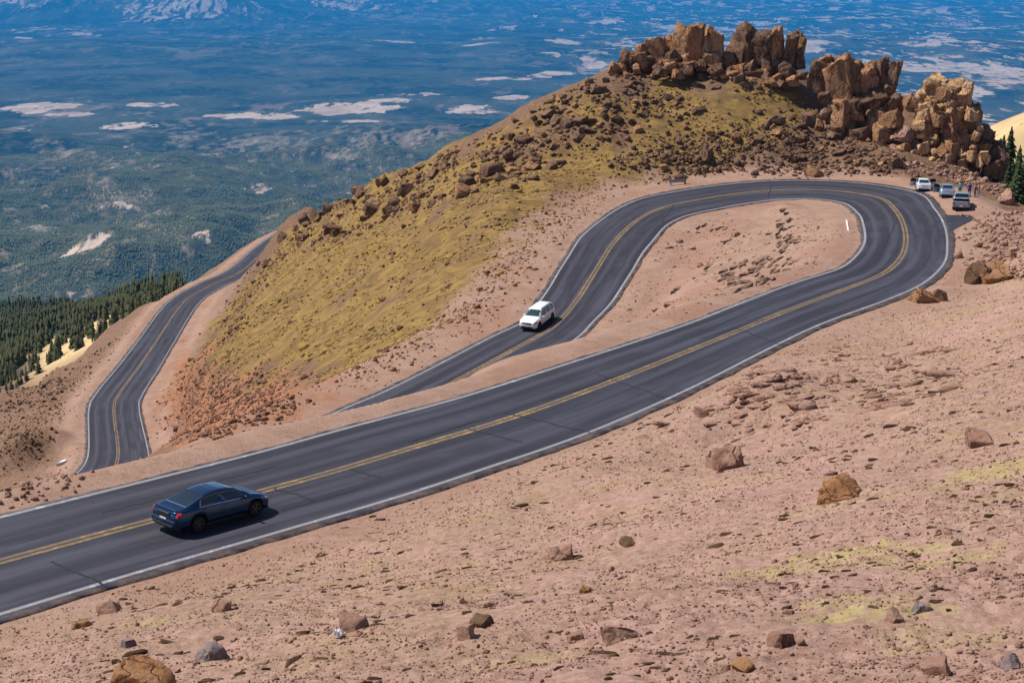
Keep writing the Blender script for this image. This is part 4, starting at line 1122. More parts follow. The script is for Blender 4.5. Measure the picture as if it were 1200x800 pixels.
def box_bm(bm, c, d, bev=0.0):
    r = bmesh.ops.create_cube(bm, size=1)
    for v in r['verts']: v.co = Vector((v.co.x*d[0]+c[0], v.co.y*d[1]+c[1], v.co.z*d[2]+c[2]))
    if bev:
        es = list({e for v in r['verts'] for e in v.link_edges})
        bmesh.ops.bevel(bm, geom=es, offset=bev, segments=2, affect='EDGES', profile=.6)
def part_box(name, c, d, mat, parent, bev=.01, label=None):
    bm = bmesh.new(); box_bm(bm, c, d, bev); o = bm_obj(name, bm, M[mat], parent)
    if label: o['label'] = label
    return o
def lathe(bm, prof, n=28, axis='y', c=(0, 0, 0), sgn=1):
    rows = []
    for r, a in prof:
        rows.append([bm.verts.new((c[0]+r*math.cos(2*math.pi*k/n), c[1]+a*sgn, c[2]+r*math.sin(2*math.pi*k/n))) for k in range(n)])
    for i in range(len(rows)-1):
        for k in range(n):
            bm.faces.new((rows[i][k], rows[i][(k+1) % n], rows[i+1][(k+1) % n], rows[i+1][k]))
    bm.faces.new(rows[-1])
def wheel(root, x, y, r, side, rimmat='rim', w=.22):
    """wheel > tyre, rim"""
    e = bpy.data.objects.new('wheel', None); COL.objects.link(e); e.parent = root; e.location = (x, y, r)
    bm = bmesh.new()
    lathe(bm, [(r*.66, -w/2), (r*.93, -w/2), (r, -w/2+.03), (r, w/2-.03), (r*.93, w/2), (r*.68, w/2), (r*.66, w/2-.02)], sgn=side)
    bmesh.ops.recalc_face_normals(bm, faces=bm.faces)
    bm_obj('tyre', bm, M['tyre'], e, True)
    bm = bmesh.new()
    for k in range(5):                                   # spokes
        for dlt in (-.13, .13):
            a = 2*math.pi*k/5+dlt
            b2 = bmesh.ops.create_cube(bm, size=1)['verts']
            for v in b2:
                q = Vector((v.co.x*r*.6+r*.36, v.co.y*.03, v.co.z*r*.085))
                v.co = Vector((q.x*math.cos(a)-q.z*math.sin(a), q.y+side*(w/2-.03), q.x*math.sin(a)+q.z*math.cos(a)))
    lathe(bm, [(r*.655, w/2-.09), (r*.69, w/2-.004), (r*.63, w/2+.002), (r*.60, w/2-.06), (.02, w/2-.07)], sgn=side)
    lathe(bm, [(r*.16, w/2-.06), (r*.14, w/2-.012), (.01, w/2-.008)], sgn=side)
    bmesh.ops.recalc_face_normals(bm, faces=bm.faces)
    bm_obj('rim', bm, M[rimmat], e)
    return e
def mirrors(c, root, x, z, mat):
    for sd in (1, -1):
        bm = bmesh.new(); y = sd*(c.W/2*.955+.10)
        box_bm(bm, (x-c.L/2, y, z), (.11, .20, .14), .035); box_bm(bm, (x-c.L/2+.01, sd*(c.W/2*.93+.01), z-.05), (.05, .10, .035))
        bm_obj('wing_mirror', bm, M[mat], root, True)
def underbody(c, root):
    part_box('underbody', (0, 0, .36), (c.L-.35, c.W*.80, .34), 'interior', root, .04)
def standing(root, p, ahead, up=None):
    """stand a vehicle on the road: nose along `ahead`, on the slope"""
    f = Vector(ahead).normalized(); u = Vector(up or (0, 0, 1)).normalized()
    l = u.cross(f).normalized(); u = f.cross(l)
    m = Matrix((f, l, u)).transposed().to_4x4() @ Matrix.Scale(CAR_SCALE, 4); m.translation = Vector(p)
    root.matrix_world = m
def sedan_profiles(L, W, H, hatch=.0):
    zb = [(0, .42), (.06, .33), (.35, .25), (L-.5, .22), (L-.08, .26), (L, .34)]
    belt = [(0, .72), (.12, .95), (.5, .985), (1.6, .97), (2.6, .93), (L-1.25, .90), (L-.6, .78), (L-.1, .62), (L, .55)]
    top = [(0, .76), (.05, .98), (.16, 1.01), (.36, 1.04), (.50, 1.062), (1.0, 1.21), (1.52, H-.075), (2.0, H-.014), (2.35, H), (2.75, H-.03), (3.0, H-.085), (3.75, 1.00), (L-.55, .86), (L-.15, .72), (L, .60)]
    wplan = [(0, .74), (.06, .86), (.2, .945), (.6, .99), (1.3, 1), (3.4, 1), (L-.7, .965), (L-.3, .87), (L-.1, .74), (L, .58)]
    wtop = [(0, .66), (.2, .76), (.7, .76), (1.2, .70), (1.7, .655), (2.4, .655), (3.0, .70), (3.6, .80), (L-.6, .80), (L-.2, .70), (L, .5)]
    return zb, belt, top, wplan, wtop
def sedan(name, label, mat, L=4.85, W=1.86, H=1.45, rim='rim', group=None, lit=True, detail=True):
    root = empty(name); tag(root, label, 'car', group)
    c = Car(L, W, *sedan_profiles(L, W, H), axles=(1.05, L-.95), rw=.335)
    b = c.body(root, mat); underbody(c, root)
    c.patch('windscreen', 3.02, 3.70, 6.5, 9, 1, 'glass', root, both=True, nt=12)
    c.patch('rear_window', .56, 1.50, 6.55, 9, 1, 'glass', root, both=True, nt=12)
    for sd in (1, -1):
        c.patch('side_window', 2.20, 3.25, 4.28, 5.85, sd, 'glass', root, .006, shear=-.30)
        c.patch('side_window', 1.18, 2.13, 4.28, 5.85, sd, 'glass', root, .006, shear=.16)
        c.patch('window_trim', 1.08, 3.42, 4.10, 4.22, sd, 'chrome', root, .010, nx=20, nt=2)
        c.patch('tail_lamp', .05, .24, 3.45, 4.3, sd, 'lamp_red_lit' if lit else 'lamp_red_off', root, .012)
        c.patch('headlamp', L-.42, L-.06, 3.3, 4.3, sd, 'lamp_white', root, .010)
        for x, in ((2.17,), (1.16,), (3.32,)):
            c.patch('door_seam', x-.006, x+.006, .6, 4.0, sd, 'black_trim', root, .002, nx=2, nt=12)
        for x in (2.35, 1.32):
            p = c.point(np.array(x), np.array(3.45), sd)
            part_box('door_handle', (p[0], p[1]+sd*.012, p[2]), (.20, .03, .035), mat, root, .01)
        c.patch('sill', 1.45, L-1.40, .02, .7, sd, 'black_trim', root, .006, nx=12, nt=3)
        for x in (1.05, L-.95): wheel(root, x-L/2, sd*(W/2-.125), .335, sd, rim)
    # tail: boot lid panel, plate, bumper, lamps across
    part_box('boot_lid_lip', (.12-L/2, 0, 1.035), (.10, W*.70, .025), mat, root, .01)
    part_box('boot_panel', (.012-L/2, 0, .845), (.05, W*.44, .17), 'black_trim' if lit else mat, root, .02)
    part_box('chrome_strip', (-.018-L/2, 0, .905), (.02, W*.36, .022), 'chrome', root, .004)
    part_box('number_plate', (-.022-L/2, 0, .60), (.02, .40, .17), 'plate', root, .006)
    part_box('rear_bumper', (.03-L/2, 0, .53), (.14, W*.80, .26), mat, root, .06)
    part_box('bumper_insert', (-.0-L/2, 0, .40), (.12, W*.66, .09), 'black_trim', root, .02)
    part_box('grille', (L/2-.03, 0, .52), (.08, W*.42, .20), 'black_trim', root, .03)
    mirrors(c, root, 3.28, 1.0, mat)
    return root, c
# dark blue car on the upper road, going towards the hairpin
def road_spot(S, u, v):
    C, T2, N, hw, bank, g = road_frames(S)
    p = hit(u, v); j = int(np.argmin(((C[:, :2]-p[:2])**2).sum(1)))
    t = (p[:2]-C[j, :2])@N[j]
    return np.array([p[0], p[1], C[j, 2]+bank[j]*t+.004]), np.array([T2[j, 0], T2[j, 1], g[j]]), N[j], bank[j]
car, _c = sedan('dark_car', 'dark blue four door car with lit tail lamps driving up to the hairpin', 'car_blue', rim='rim_dark')
p, t, N, bk = road_spot(TM, 250, 611)
standing(car, p, t)

def suv(name, label, mat, L=4.95, W=1.98, H=1.80, group=None):
    root = empty(name); tag(root, label, 'car', group)
    zb = [(0, .52), (.1, .42), (.4, .32), (L-.6, .30), (L-.1, .36), (L, .42)]
    belt = [(0, .95), (.15, 1.08), (1, 1.10), (2.8, 1.07), (L-1.4, 1.06), (L-.4, .96), (L-.08, .86), (L, .80)]
    top = [(0, 1.02), (.10, 1.20), (.25, 1.45), (.42, H-.10), (.65, H-.03), (1.4, H), (2.6, H-.005), (3.0, H-.05), (3.75, 1.18), (4.0, 1.14), (L-.35, 1.06), (L-.08, .97), (L, .86)]
    wplan = [(0, .80), (.12, .90), (.4, .975), (1, 1), (L-1, 1), (L-.4, .95), (L-.12, .86), (L, .74)]
    wtop = [(0, .74), (.3, .72), (.8, .70), (2.6, .70), (3.1, .73), (3.8, .84), (L-.3, .84), (L, .66)]
    c = Car(L, W, zb, belt, top, wplan, wtop, (1.0, L-.98), .385, .5)
    c.body(root, mat); underbody(c, root)
    c.patch('windscreen', 3.06, 3.70, 6.3, 9, 1, 'screen', root, both=True, nt=12)
    c.patch('rear_window', .16, .40, 6.4, 9, 1, 'glass', root, both=True, nt=12)
    for sd in (1, -1):
        c.patch('side_window', 2.25, 3.20, 4.25, 5.9, sd, 'glass', root, .006, shear=-.28)
        c.patch('side_window', 1.35, 2.17, 4.25, 5.9, sd, 'glass', root, .006)
        c.patch('side_window', .55, 1.22, 4.25, 5.9, sd, 'glass', root, .006, shear=.10)
        c.patch('headlamp', L-.42, L-.05, 3.25, 4.4, sd, 'black_trim', root, .010)
        c.patch('tail_lamp', .03, .2, 3.0, 4.6, sd, 'lamp_red_off', root, .010)
        c.patch('door_seam', 2.205, 2.217, .6, 4, sd, 'black_trim', root, .002, nx=2, nt=12)
        c.patch('door_seam', 3.30, 3.312, .6, 4, sd, 'black_trim', root, .002, nx=2, nt=12)
        c.patch('roof_rail', .7, 2.9, 6.75, 6.95, sd, 'black_trim', root, .035, nx=16, nt=2)
        c.patch('sill', 1.5, L-1.5, .02, .8, sd, 'black_trim', root, .006, nx=12, nt=3)
        part_box('fog_lamp', (L/2-.06, sd*.66, .52), (.10, .20, .10), 'black_trim', root, .02)
        for x in (1.0, L-.98): wheel(root, x-L/2, sd*(W/2-.135), .385, sd, 'rim_dark', .26)
    part_box('grille', (L/2-.01, 0, .83), (.08, W*.50, .17), 'black_trim', root, .03)
    part_box('lower_grille', (L/2-.01, 0, .45), (.10, W*.62, .15), 'black_trim', root, .03)
    part_box('front_bumper', (L/2-.03, 0, .62), (.12, W*.72, .14), mat, root, .04)
    mirrors(c, root, 3.28, 1.14, mat)
    return root
v = suv('white_suv', 'white sport utility car with teal windscreen coming down the inner road', 'car_white')
p, t, N, bk = road_spot(TM, 630, 380)
standing(v, p, t)

# cars standing in the lay-by
def facing(u, v, yaw):
    """on the ground at (u, v), nose pointing away from the camera and turned by yaw"""
    p = hit(u, v); d = np.array([p[0], p[1]])/math.hypot(p[0], p[1])
    a = R(yaw); f = np.array([d[0]*math.cos(a)-d[1]*math.sin(a), d[0]*math.sin(a)+d[1]*math.cos(a)])
    q = p[:2]+f*1.6
    z1 = float(ground(q[:1], q[1:])[0])
    return p, np.array([f[0], f[1], (z1-p[2])/1.6*.6])
def open_door(c, root, x0, x1, sd, ang, mat):
    """front-hinged door standing open, with its pane"""
    e = bpy.data.objects.new('open_door', None); COL.objects.link(e); e.parent = root
    hp = c.point(np.array(x1), np.array(2.0), sd)
    e.location = (hp[0], hp[1], 0); e.rotation_euler = (0, 0, -sd*R(ang))
    for nm, t0, t1, m in (('door_panel', .6, 4.0, mat), ('window', 4.05, 5.9, 'glass')):
        o = c.patch(nm, x0, x1, t0, t1, sd, m, e, .01)
        for vtx in o.data.vertices: vtx.co = vtx.co-Vector((hp[0], hp[1], 0))
    c.patch('door_opening', x0+.02, x1-.02, .7, 5.8, sd, 'interior', root, .004)
ws, c = sedan('white_sedan', 'white car with its doors standing open, farthest of the parked vehicles', 'car_white', 4.7, 1.84, 1.46, group=None, lit=False)
for sd in (1, -1): open_door(c, ws, 2.45, 3.3, sd, 60, 'car_white')
p, f = facing(1083, 226, 4); standing(ws, p+f*2.3, f)
ss, c = sedan('silver_blue_car', 'pale silver blue car with its left door open beside the group of people', 'car_sky', 4.4, 1.80, 1.50, lit=False)
open_door(c, ss, 2.45, 3.3, 1, 62, 'car_sky')
p, f = facing(1110, 233, 2); standing(ss, p+f*2.2, f)
def pickup():
    L, W, H = 5.5, 1.92, 1.82
    root = empty('pickup_truck'); tag(root, 'silver pickup truck parked nearest the road in the lay-by', 'pickup truck')
    zb = [(0, .60), (.1, .50), (.4, .42), (L-.6, .38), (L, .48)]
    belt = [(0, 1.10), (1.9, 1.12), (2.2, 1.13), (L-1.5, 1.12), (L-.3, 1.02), (L, .92)]
    top = [(0, 1.16), (1.72, 1.18), (1.80, 1.24), (1.95, H-.10), (2.15, H-.02), (2.8, H), (3.3, H-.04), (3.95, 1.24), (L-.3, 1.10), (L, .96)]
    wplan = [(0, .94), (.08, .97), (.4, 1), (L-.7, 1), (L-.2, .9), (L, .76)]
    wtop = [(0, .93), (1.7, .93), (1.85, .80), (2.1, .74), (3.2, .74), (3.9, .84), (L, .7)]
    c = Car(L, W, zb, belt, top, wplan, wtop, (1.15, L-.95), .39, .5)
    c.body(root, 'car_silver', skip=(.10, 1.70, 6)); underbody(c, root)
    # load bed: a real tray inside the skin
    bm = bmesh.new()
    box_bm(bm, (.90-L/2, 0, .74), (1.62, W*.84, .04)); box_bm(bm, (.09-L/2, 0, .95), (.05, W*.86, .42)); box_bm(bm, (1.71-L/2, 0, .96), (.05, W*.86, .46))
    for sd in (1, -1): box_bm(bm, (.9-L/2, sd*W*.43, .96), (1.66, .05, .45))
    bm_obj('load_bed', bm, M['interior'], root)
    part_box('tailgate', (-.005-L/2, 0, .92), (.06, W*.78, .42), 'car_silver', root, .02)
    part_box('rear_bumper', (-.05-L/2, 0, .60), (.16, W*.92, .17), 'chrome', root, .03)
    part_box('number_plate', (-.14-L/2, 0, .62), (.02, .32, .16), 'plate', root, .004)
    c.patch('rear_window', 1.83, 1.97, 6.3, 9, 1, 'glass', root, both=True, nt=12)
    c.patch('windscreen', 3.35, 3.88, 6.3, 9, 1, 'glass', root, both=True, nt=12)
    for sd in (1, -1):
        c.patch('side_window', 2.15, 2.75, 4.25, 5.9, sd, 'glass', root, .006, shear=.06); c.patch('side_window', 2.82, 3.48, 4.25, 5.9, sd, 'glass', root, .006, shear=-.25)
        part_box('tail_lamp', (-.01-L/2, sd*W*.435, .94), (.07, .15, .36), 'lamp_red_off', root, .02)
        for x in (1.15, L-.95): wheel(root, x-L/2, sd*(W/2-.14), .39, sd, 'rim', .25)
    mirrors(c, root, 3.5, 1.2, 'black_trim')
    return root
pk_ = pickup(); p, f = facing(1126, 249, 1); standing(pk_, p+f*2.75, f)

# ------------------------------------------------------------------ people at the lay-by
M['skin'] = mat_plain('skin', (.42, .23, .16), .6, var=.05)
M['jeans'] = mat_plain('light_blue_jeans', (.22, .33, .48), .85)
M['dark_cloth'] = mat_plain('dark_navy_cloth', (.018, .025, .05), .85)
M['black_cloth'] = mat_plain('black_trousers', (.014, .014, .018), .85)
M['teal_cloth'] = mat_plain('turquoise_jacket', (.02, .36, .40), .75)
M['violet_cloth'] = mat_plain('violet_jacket', (.12, .035, .48), .75)
M['orange_cloth'] = mat_plain('tan_orange_top', (.55, .24, .10), .8)
M['hair_dark'] = mat_plain('dark_hair', (.015, .011, .009), .7)
M['shoes'] = mat_plain('dark_shoes', (.03, .028, .027), .8)
def person(label, loc, yaw, top, legs, stride=.12, lean=0.0, arm=(.0, .0), bent=(0, 0), h=1.72):
    """one skinned figure; clothing colours follow the body"""
    k = h/1.72*CAR_SCALE
    J = {'pelvis': (0, 0, .95, .135), 'waist': (lean*.18, 0, 1.12, .125), 'chest': (lean*.42, 0, 1.34, .15), 'neck': (lean*.55, 0, 1.49, .055), 'head0': (lean*.62+.01, 0, 1.58, .085), 'head1': (lean*.66+.02, 0, 1.69, .082)}
    E = [('pelvis', 'waist'), ('waist', 'chest'), ('chest', 'neck'), ('neck', 'head0'), ('head0', 'head1')]
    for sd, nm in ((1, 'l'), (-1, 'r')):
        sx = stride*sd
        J['hip'+nm] = (0, sd*.10, .88, .10); J['knee'+nm] = (sx*.6+.03, sd*.11, .49, .066); J['ank'+nm] = (sx, sd*.115, .09, .045); J['toe'+nm] = (sx+.17, sd*.13, .035, .036)
        a = arm[0 if sd > 0 else 1]; bq = bent[0 if sd > 0 else 1]
        s0 = (lean*.46, sd*.20, 1.42); el = (s0[0]+.29*math.sin(a), sd*.26, s0[2]-.29*math.cos(a)); wr = (el[0]+.25*math.sin(a+bq), sd*.25, el[2]-.25*math.cos(a+bq)); hd = (wr[0]+.09*math.sin(a+bq), sd*.24, wr[2]-.09*math.cos(a+bq))
        J['sh'+nm] = s0+(.065,); J['el'+nm] = el+(.046,); J['wr'+nm] = wr+(.034,); J['hd'+nm] = hd+(.036,)
        E += [('pelvis', 'hip'+nm), ('hip'+nm, 'knee'+nm), ('knee'+nm, 'ank'+nm), ('ank'+nm, 'toe'+nm), ('chest', 'sh'+nm), ('sh'+nm, 'el'+nm), ('el'+nm, 'wr'+nm), ('wr'+nm, 'hd'+nm)]
    names = list(J)
    me = bpy.data.meshes.new('person'); me.from_pydata([tuple(c*k for c in J[n][:3]) for n in names], [(names.index(a), names.index(b)) for a, b in E], [])
    o = bpy.data.objects.new('person', me); COL.objects.link(o)
    m = o.modifiers.new('skin', 'SKIN'); m.use_smooth_shade = True
    for i, n in enumerate(names):
        r = J[n][3]*k; me.skin_vertices[0].data[i].radius = (r, r)
        me.skin_vertices[0].data[i].use_root = (n == 'pelvis')
    sb = o.modifiers.new('sub', 'SUBSURF'); sb.levels = 2; sb.render_levels = 2
    dg = bpy.context.evaluated_depsgraph_get(); nm_ = bpy.data.meshes.new_from_object(o.evaluated_get(dg))
    o.modifiers.clear(); o.data = nm_
    nm_.materials.clear()
    for mm in (legs, top, 'skin', 'shoes', 'hair_dark'): nm_.materials.append(M[mm])
    hands = [Vector([c*k for c in J[n][:3]]) for n in ('hdl', 'hdr')]
    for f in nm_.polygons:
        c = f.center; z = c.z/k
        i = 0
        if z > .97: i = 1
        if any((c-h_).length < .12*k for h_ in hands): i = 2
        elif abs(c.y) > .19*k and z > .7: i = 1
        if z > 1.50: i = 2
        if z < .085: i = 3
        f.material_index = i
    bm = bmesh.new()
    bmesh.ops.create_uvsphere(bm, u_segments=14, v_segments=9, radius=1)
    for vv in list(bm.verts):
        vv.co = Vector((vv.co.x*.105+J['head1'][0]-.022, vv.co.y*.10, vv.co.z*.10+1.685))*k
    bmesh.ops.delete(bm, geom=[vv for vv in bm.verts if vv.co.z < 1.60*k or (vv.co.x > (J['head1'][0]+.045)*k and vv.co.z < 1.70*k)], context='VERTS')
    bm_obj('hair', bm, M['hair_dark'], o, True)
    for sd in (1, -1):                                       # a little nose and ears
        part_box('ear', ((J['head0'][0])*k, sd*.083*k, 1.615*k), (.03, .02, .05), 'skin', o, .006)
    part_box('nose', ((J['head0'][0]+.095)*k, 0, 1.615*k), (.03, .025, .035), 'skin', o, .006)
    o.location = loc; o.rotation_euler = (0, 0, yaw); tag(o, label, 'person')
    return o
def stand(u, v): return tuple(hit(u, v))
person('person in a turquoise jacket and black trousers beside the silver blue car', stand(1124.5, 229.5), R(70), 'teal_cloth', 'black_cloth', .10, .05, (.2, -.1), (.3, .4))
person('person in a violet jacket standing behind the silver pickup truck', stand(1135.5, 230.5), R(100), 'violet_cloth', 'black_cloth', .06, .0, (.1, .1), (.8, .3))
person('person in dark navy clothes standing left of the one in orange', stand(1142, 231), R(-20), 'dark_cloth', 'dark_cloth', .10, .25, (.5, .3), (.3, .3), 1.55)
person('person in a tan orange top and light blue jeans at the right of the group', stand(1146.5, 231.5), R(150), 'orange_cloth', 'jeans', .12, .05, (.2, .6), (.3, .9), 1.74)

# ------------------------------------------------------------------ conifers
def mat_needles(name, a, b):
    t = NT(name); oi = t.n.new('ShaderNodeObjectInfo')
    n = t.noise(.9, 5, .7)
    c = t.mix(t.ramp(n, .35, .68), a, b)
    c = t.mix(t.math('MULTIPLY', oi.outputs['Random'], .55), c, tuple(x*1.5+.01 for x in b))
    return t.done(c, .8, None, .15)
M['needles'] = mat_needles('spruce_needles', (.020, .036, .014), (.055, .072, .024))
M['needles_far'] = mat_needles('conifer_wood_needles', (.022, .034, .013), (.080, .078, .026))
M['bark'] = mat_plain('conifer_bark', (.075, .048, .032), .95, spec=.1, var=.4, scale=20)
def conifer_mesh(seed, tiers, arms, spread, twigs):
    """crown of unit height: drooping boughs in whorls, each a bent leaf of needles with side twigs"""
    g = np.random.default_rng(seed); V = []; F = []
    for i in range(tiers):
        f = i/(tiers-1.0); z = .10+.88*f
        rad = spread*(1-f)**.8*g.uniform(.75, 1.15)+.012
        a0 = g.uniform(0, 6.28)
        for k in range(arms):
            if g.random() < .10: continue
            a = a0+6.283*k/arms+g.uniform(-.3, .3); r = rad*g.uniform(.65, 1.2); dz = -.30*r*g.uniform(.4, 1.3); wd = r*g.uniform(.26, .42)
            ca, sa = math.cos(a), math.sin(a)
            def P(rr, ww, zz): V.append((ca*rr-sa*ww, sa*rr+ca*ww, z+zz)); return len(V)-1
            i0 = P(.0, 0, .022); m1 = P(r*.55, -wd, dz*.35-.01); m2 = P(r*.55, wd, dz*.35-.01); c1 = P(r*.5, 0, dz*.2+.018); tip = P(r, 0, dz)
            F += [(i0, m1, c1), (i0, c1, m2), (c1, m1, tip), (c1, tip, m2)]
            for q in range(twigs):
                rr = r*g.uniform(.3, .95); ww = g.uniform(-1, 1)*wd; s = r*.22
                b0 = P(rr, ww, dz*rr/r+.012); b1 = P(rr+s, ww+g.uniform(-s, s), dz*rr/r-.03*g.uniform(.2, 1)); b2 = P(rr+s*.2, ww+s*.6, dz*rr/r-.02)
                F.append((b0, b1, b2))
    n = len(V)
    V += [(.0, 0, 1.0), (.012, 0, .90), (-.006, .010, .90), (-.006, -.010, .90)]
    F += [(n, n+1, n+2), (n, n+2, n+3), (n, n+3, n+1)]
    return np.array(V), np.array(F)
def trunk_mesh(): 
    n = 7; V = []; F = []
    for j, (z, r) in enumerate([(-.03, .024), (.03, .017), (.5, .010), (.95, .002)]):
        for k in range(n): V.append((r*math.cos(6.283*k/n), r*math.sin(6.283*k/n), z))
    for j in range(3):
        for k in range(n): F.append((j*n+k, j*n+(k+1) % n, (j+1)*n+(k+1) % n, (j+1)*n+k))
    return np.array(V), np.array(F)
def make_conifer(seed, tiers, arms, spread, twigs, mat):
    root = empty('conifer')
    V, F = conifer_mesh(seed, tiers, arms, spread, twigs); mesh_np('crown', V, F, M[mat], root)
    V, F = trunk_mesh(); mesh_np('trunk', V, F, M['bark'], root)
    return root
big = [make_conifer(i, 26, 9, .17+.02*i, 7, 'needles') for i in range(3)]
SPOTS = [(1177, 158, 50, 0, 222, 'slim spruce on the skyline at the right foot of the golden tower'), (1173, 162, 40, 1, 224, 'slender leaning spruce against the golden tower, left of a taller one'), (1181, 172, 42, 2, 220, 'low dark spruce in front of the pale sunlit hill'),
         (1186, 148, 72, 1, 214, 'tall dark spruce standing clear of the golden tower before the pale hill'), (1196, 170, 74, 2, 206, 'broad spruce cut by the right edge of the picture'), (1188, 186, 56, 0, 200, 'full green spruce on the slope behind the lay-by'), (1163, 156, 26, 2, 222, 'small spruce half hidden by the golden tower')]
first = {}
for u, v, hpx, kd, r, lab in SPOTS:
    tp = at(u, v, r); s = px_size(tp); hm = hpx/s
    root = big[kd] if kd not in first else copy_tree(big[kd]); first[kd] = 1
    gz = float(ground(np.array([tp[0]]), np.array([tp[1]]))[0])
    hm = max(hm, tp[2]-gz) if tp[2]-gz > 3 else hm
    root.location = (tp[0], tp[1], min(tp[2]-hm, gz)); hh = tp[2]-root.location[2]
    root.scale = (hh*.8, hh*.8, hh); root.rotation_euler = (0, 0, random.uniform(0, 6))
    tag(root, lab, 'tree', 'spruces beyond the lay-by')
for u, v, hpx, kd, lab in [(1191, 236, 50, 2, 'full dark spruce rising behind the pointed rock at the right edge of the lay-by'), (1201, 232, 66, 1, 'tall dark spruce half cut off by the right edge beside the lay-by'), (1181, 220, 34, 0, 'short spruce on the bank just right of the group of people')]:
    p = hit(u, v); hm = hpx/px_size(p); root = copy_tree(big[kd]); root.location = (p[0], p[1], p[2]-.2)
    root.scale = (hm*1.15, hm*1.15, hm); root.rotation_euler = (0, 0, random.uniform(0, 6)); tag(root, lab, 'tree', 'spruces beyond the lay-by')
put_px(1181, 238, 24, 22, 'pointed pink rock standing on the bank in front of the dark spruces', 'rock_pink', 'big', idx=6)
# the wood on the flank below the lower road: nearest trees each on its own, the rest as one mass
small = [make_conifer(20+i, 13, 7, .17+.03*i, 1, 'needles_far') for i in range(4)]
az0, az1 = math.radians(-21.5), math.radians(-11.2)
cand = []
g = np.random.default_rng(4)
n = 15000
a = g.uniform(az0, az1, n); r = 400*(1500/400.0)**(g.uniform(0, 1, n)**.8)
X = r*np.sin(a); Y = r*np.cos(a); Z = ground(X, Y, False)
stripe = (r > 400) & (r < 650+50*fbm(a*60, r/60, 3, 4)) & (np.degrees(a) > -19.6) & (np.degrees(a) < -12.4)
keep = ~stripe | (fbm(a*90, r/25, 3, 14) > .33)
keep &= (r > 425) | (np.degrees(a) < -18)
# only where the ground can be seen past the flank in front
vis = (Z+9)/r
U = 600+FOCAL*X/(Y*math.cos(TH)-Z*math.sin(TH)); VV = 400-FOCAL*(Y*math.sin(TH)+Z*math.cos(TH))/(Y*math.cos(TH)-Z*math.sin(TH))
keep &= (U > -30) & (U < 214) & (VV < 478)
id_ = np.where(keep)[0]
id_ = id_[np.argsort(r[id_])]
hts = g.uniform(3.5, 7.5, n)*(.75+.5*(fbm(X/60, Y/60, 3, 33) > 0))*np.where(r < 470, .6, 1)
cnt = 0
used = set()
rest = []
def line_of_sight(x, y, z):
    d = math.hypot(x, y); rr = np.linspace(120, d*.985, 160)
    return not np.any(ground(x/d*rr, y/d*rr, False) > z/d*rr+.3)
for i in id_:
    if cnt < 300 and line_of_sight(X[i], Y[i], Z[i]+hts[i]*.9):
        kd = i % 4
        root = small[kd] if kd not in used else copy_tree(small[kd]); used.add(kd)
        root.location = (X[i], Y[i], Z[i]-.2); h_ = hts[i]; root.scale = (h_*.95, h_*.95, h_); root.rotation_euler = (0, 0, g.uniform(0, 6))
        tag(root, 'dark conifer in the near wood below the left flank of the mountain', 'tree', 'conifers of the near wood on the left')
        cnt += 1
    else: rest.append(i)
def forest(name, X, Y, Z, H, mat, label, tiers=3, sides=6):
    Vp = []; Fp = []
    for k in range(tiers):
        z0 = .08+.26*k; z1 = min(1, z0+.42); rr = .19*(1-.26*k)
        b = len(Vp)
        for q in range(sides): Vp.append((rr*math.cos(6.283*q/sides+k), rr*math.sin(6.283*q/sides+k), z0+(.03 if q % 2 else -.02)))
        Vp.append((0, 0, z1))
        for q in range(sides): Fp.append((b+q, b+(q+1) % sides, b+sides))
    Vp = np.array(Vp); Fp = np.array(Fp); m = len(X)
    an = RNG.uniform(0, 6.28, m); c, s = np.cos(an)[:, None], np.sin(an)[:, None]
    w = (H*RNG.uniform(.75, 1.25, m))[:, None]
    P = np.stack([(Vp[None, :, 0]*c-Vp[None, :, 1]*s)*w+X[:, None], (Vp[None, :, 0]*s+Vp[None, :, 1]*c)*w+Y[:, None], Vp[None, :, 2]*H[:, None]+Z[:, None]], -1).reshape(-1, 3)
    F = (Fp[None]+(np.arange(m)*len(Vp))[:, None, None]).reshape(-1, 3)
    return tag(mesh_np(name, P, F, M[mat]), label, kind='stuff')
rest = np.array(rest)
forest('conifer_wood', X[rest], Y[rest], Z[rest]-.3, hts[rest], 'needles_far', 'dark conifer wood on the flank below the left road')
# woods on the foothills and the near plain
M['needles_plain'] = mat_needles('plain_forest_needles', (.020, .042, .016), (.085, .092, .040))
n = 200000
az = g.uniform(math.radians(-21.0), math.radians(-1.5), n); r = np.sqrt(g.uniform(3300.0**2, 8500.0**2, n))
X = r*np.sin(az); Y = r*np.cos(az)
dens = fbm(X/260, Y/260, 4, 55)+.35*fbm(X/900, Y/900, 3, 56)
k = dens > -.22+.12*g.normal(size=n)
X, Y = X[k], Y[k]; Z = ground(X, Y, False)
forest('forest', X, Y, Z-.5, g.uniform(8, 17, len(X))*1.15, 'needles_plain', 'blue green conifer forest covering the foothills and the near plain', 1, 5)

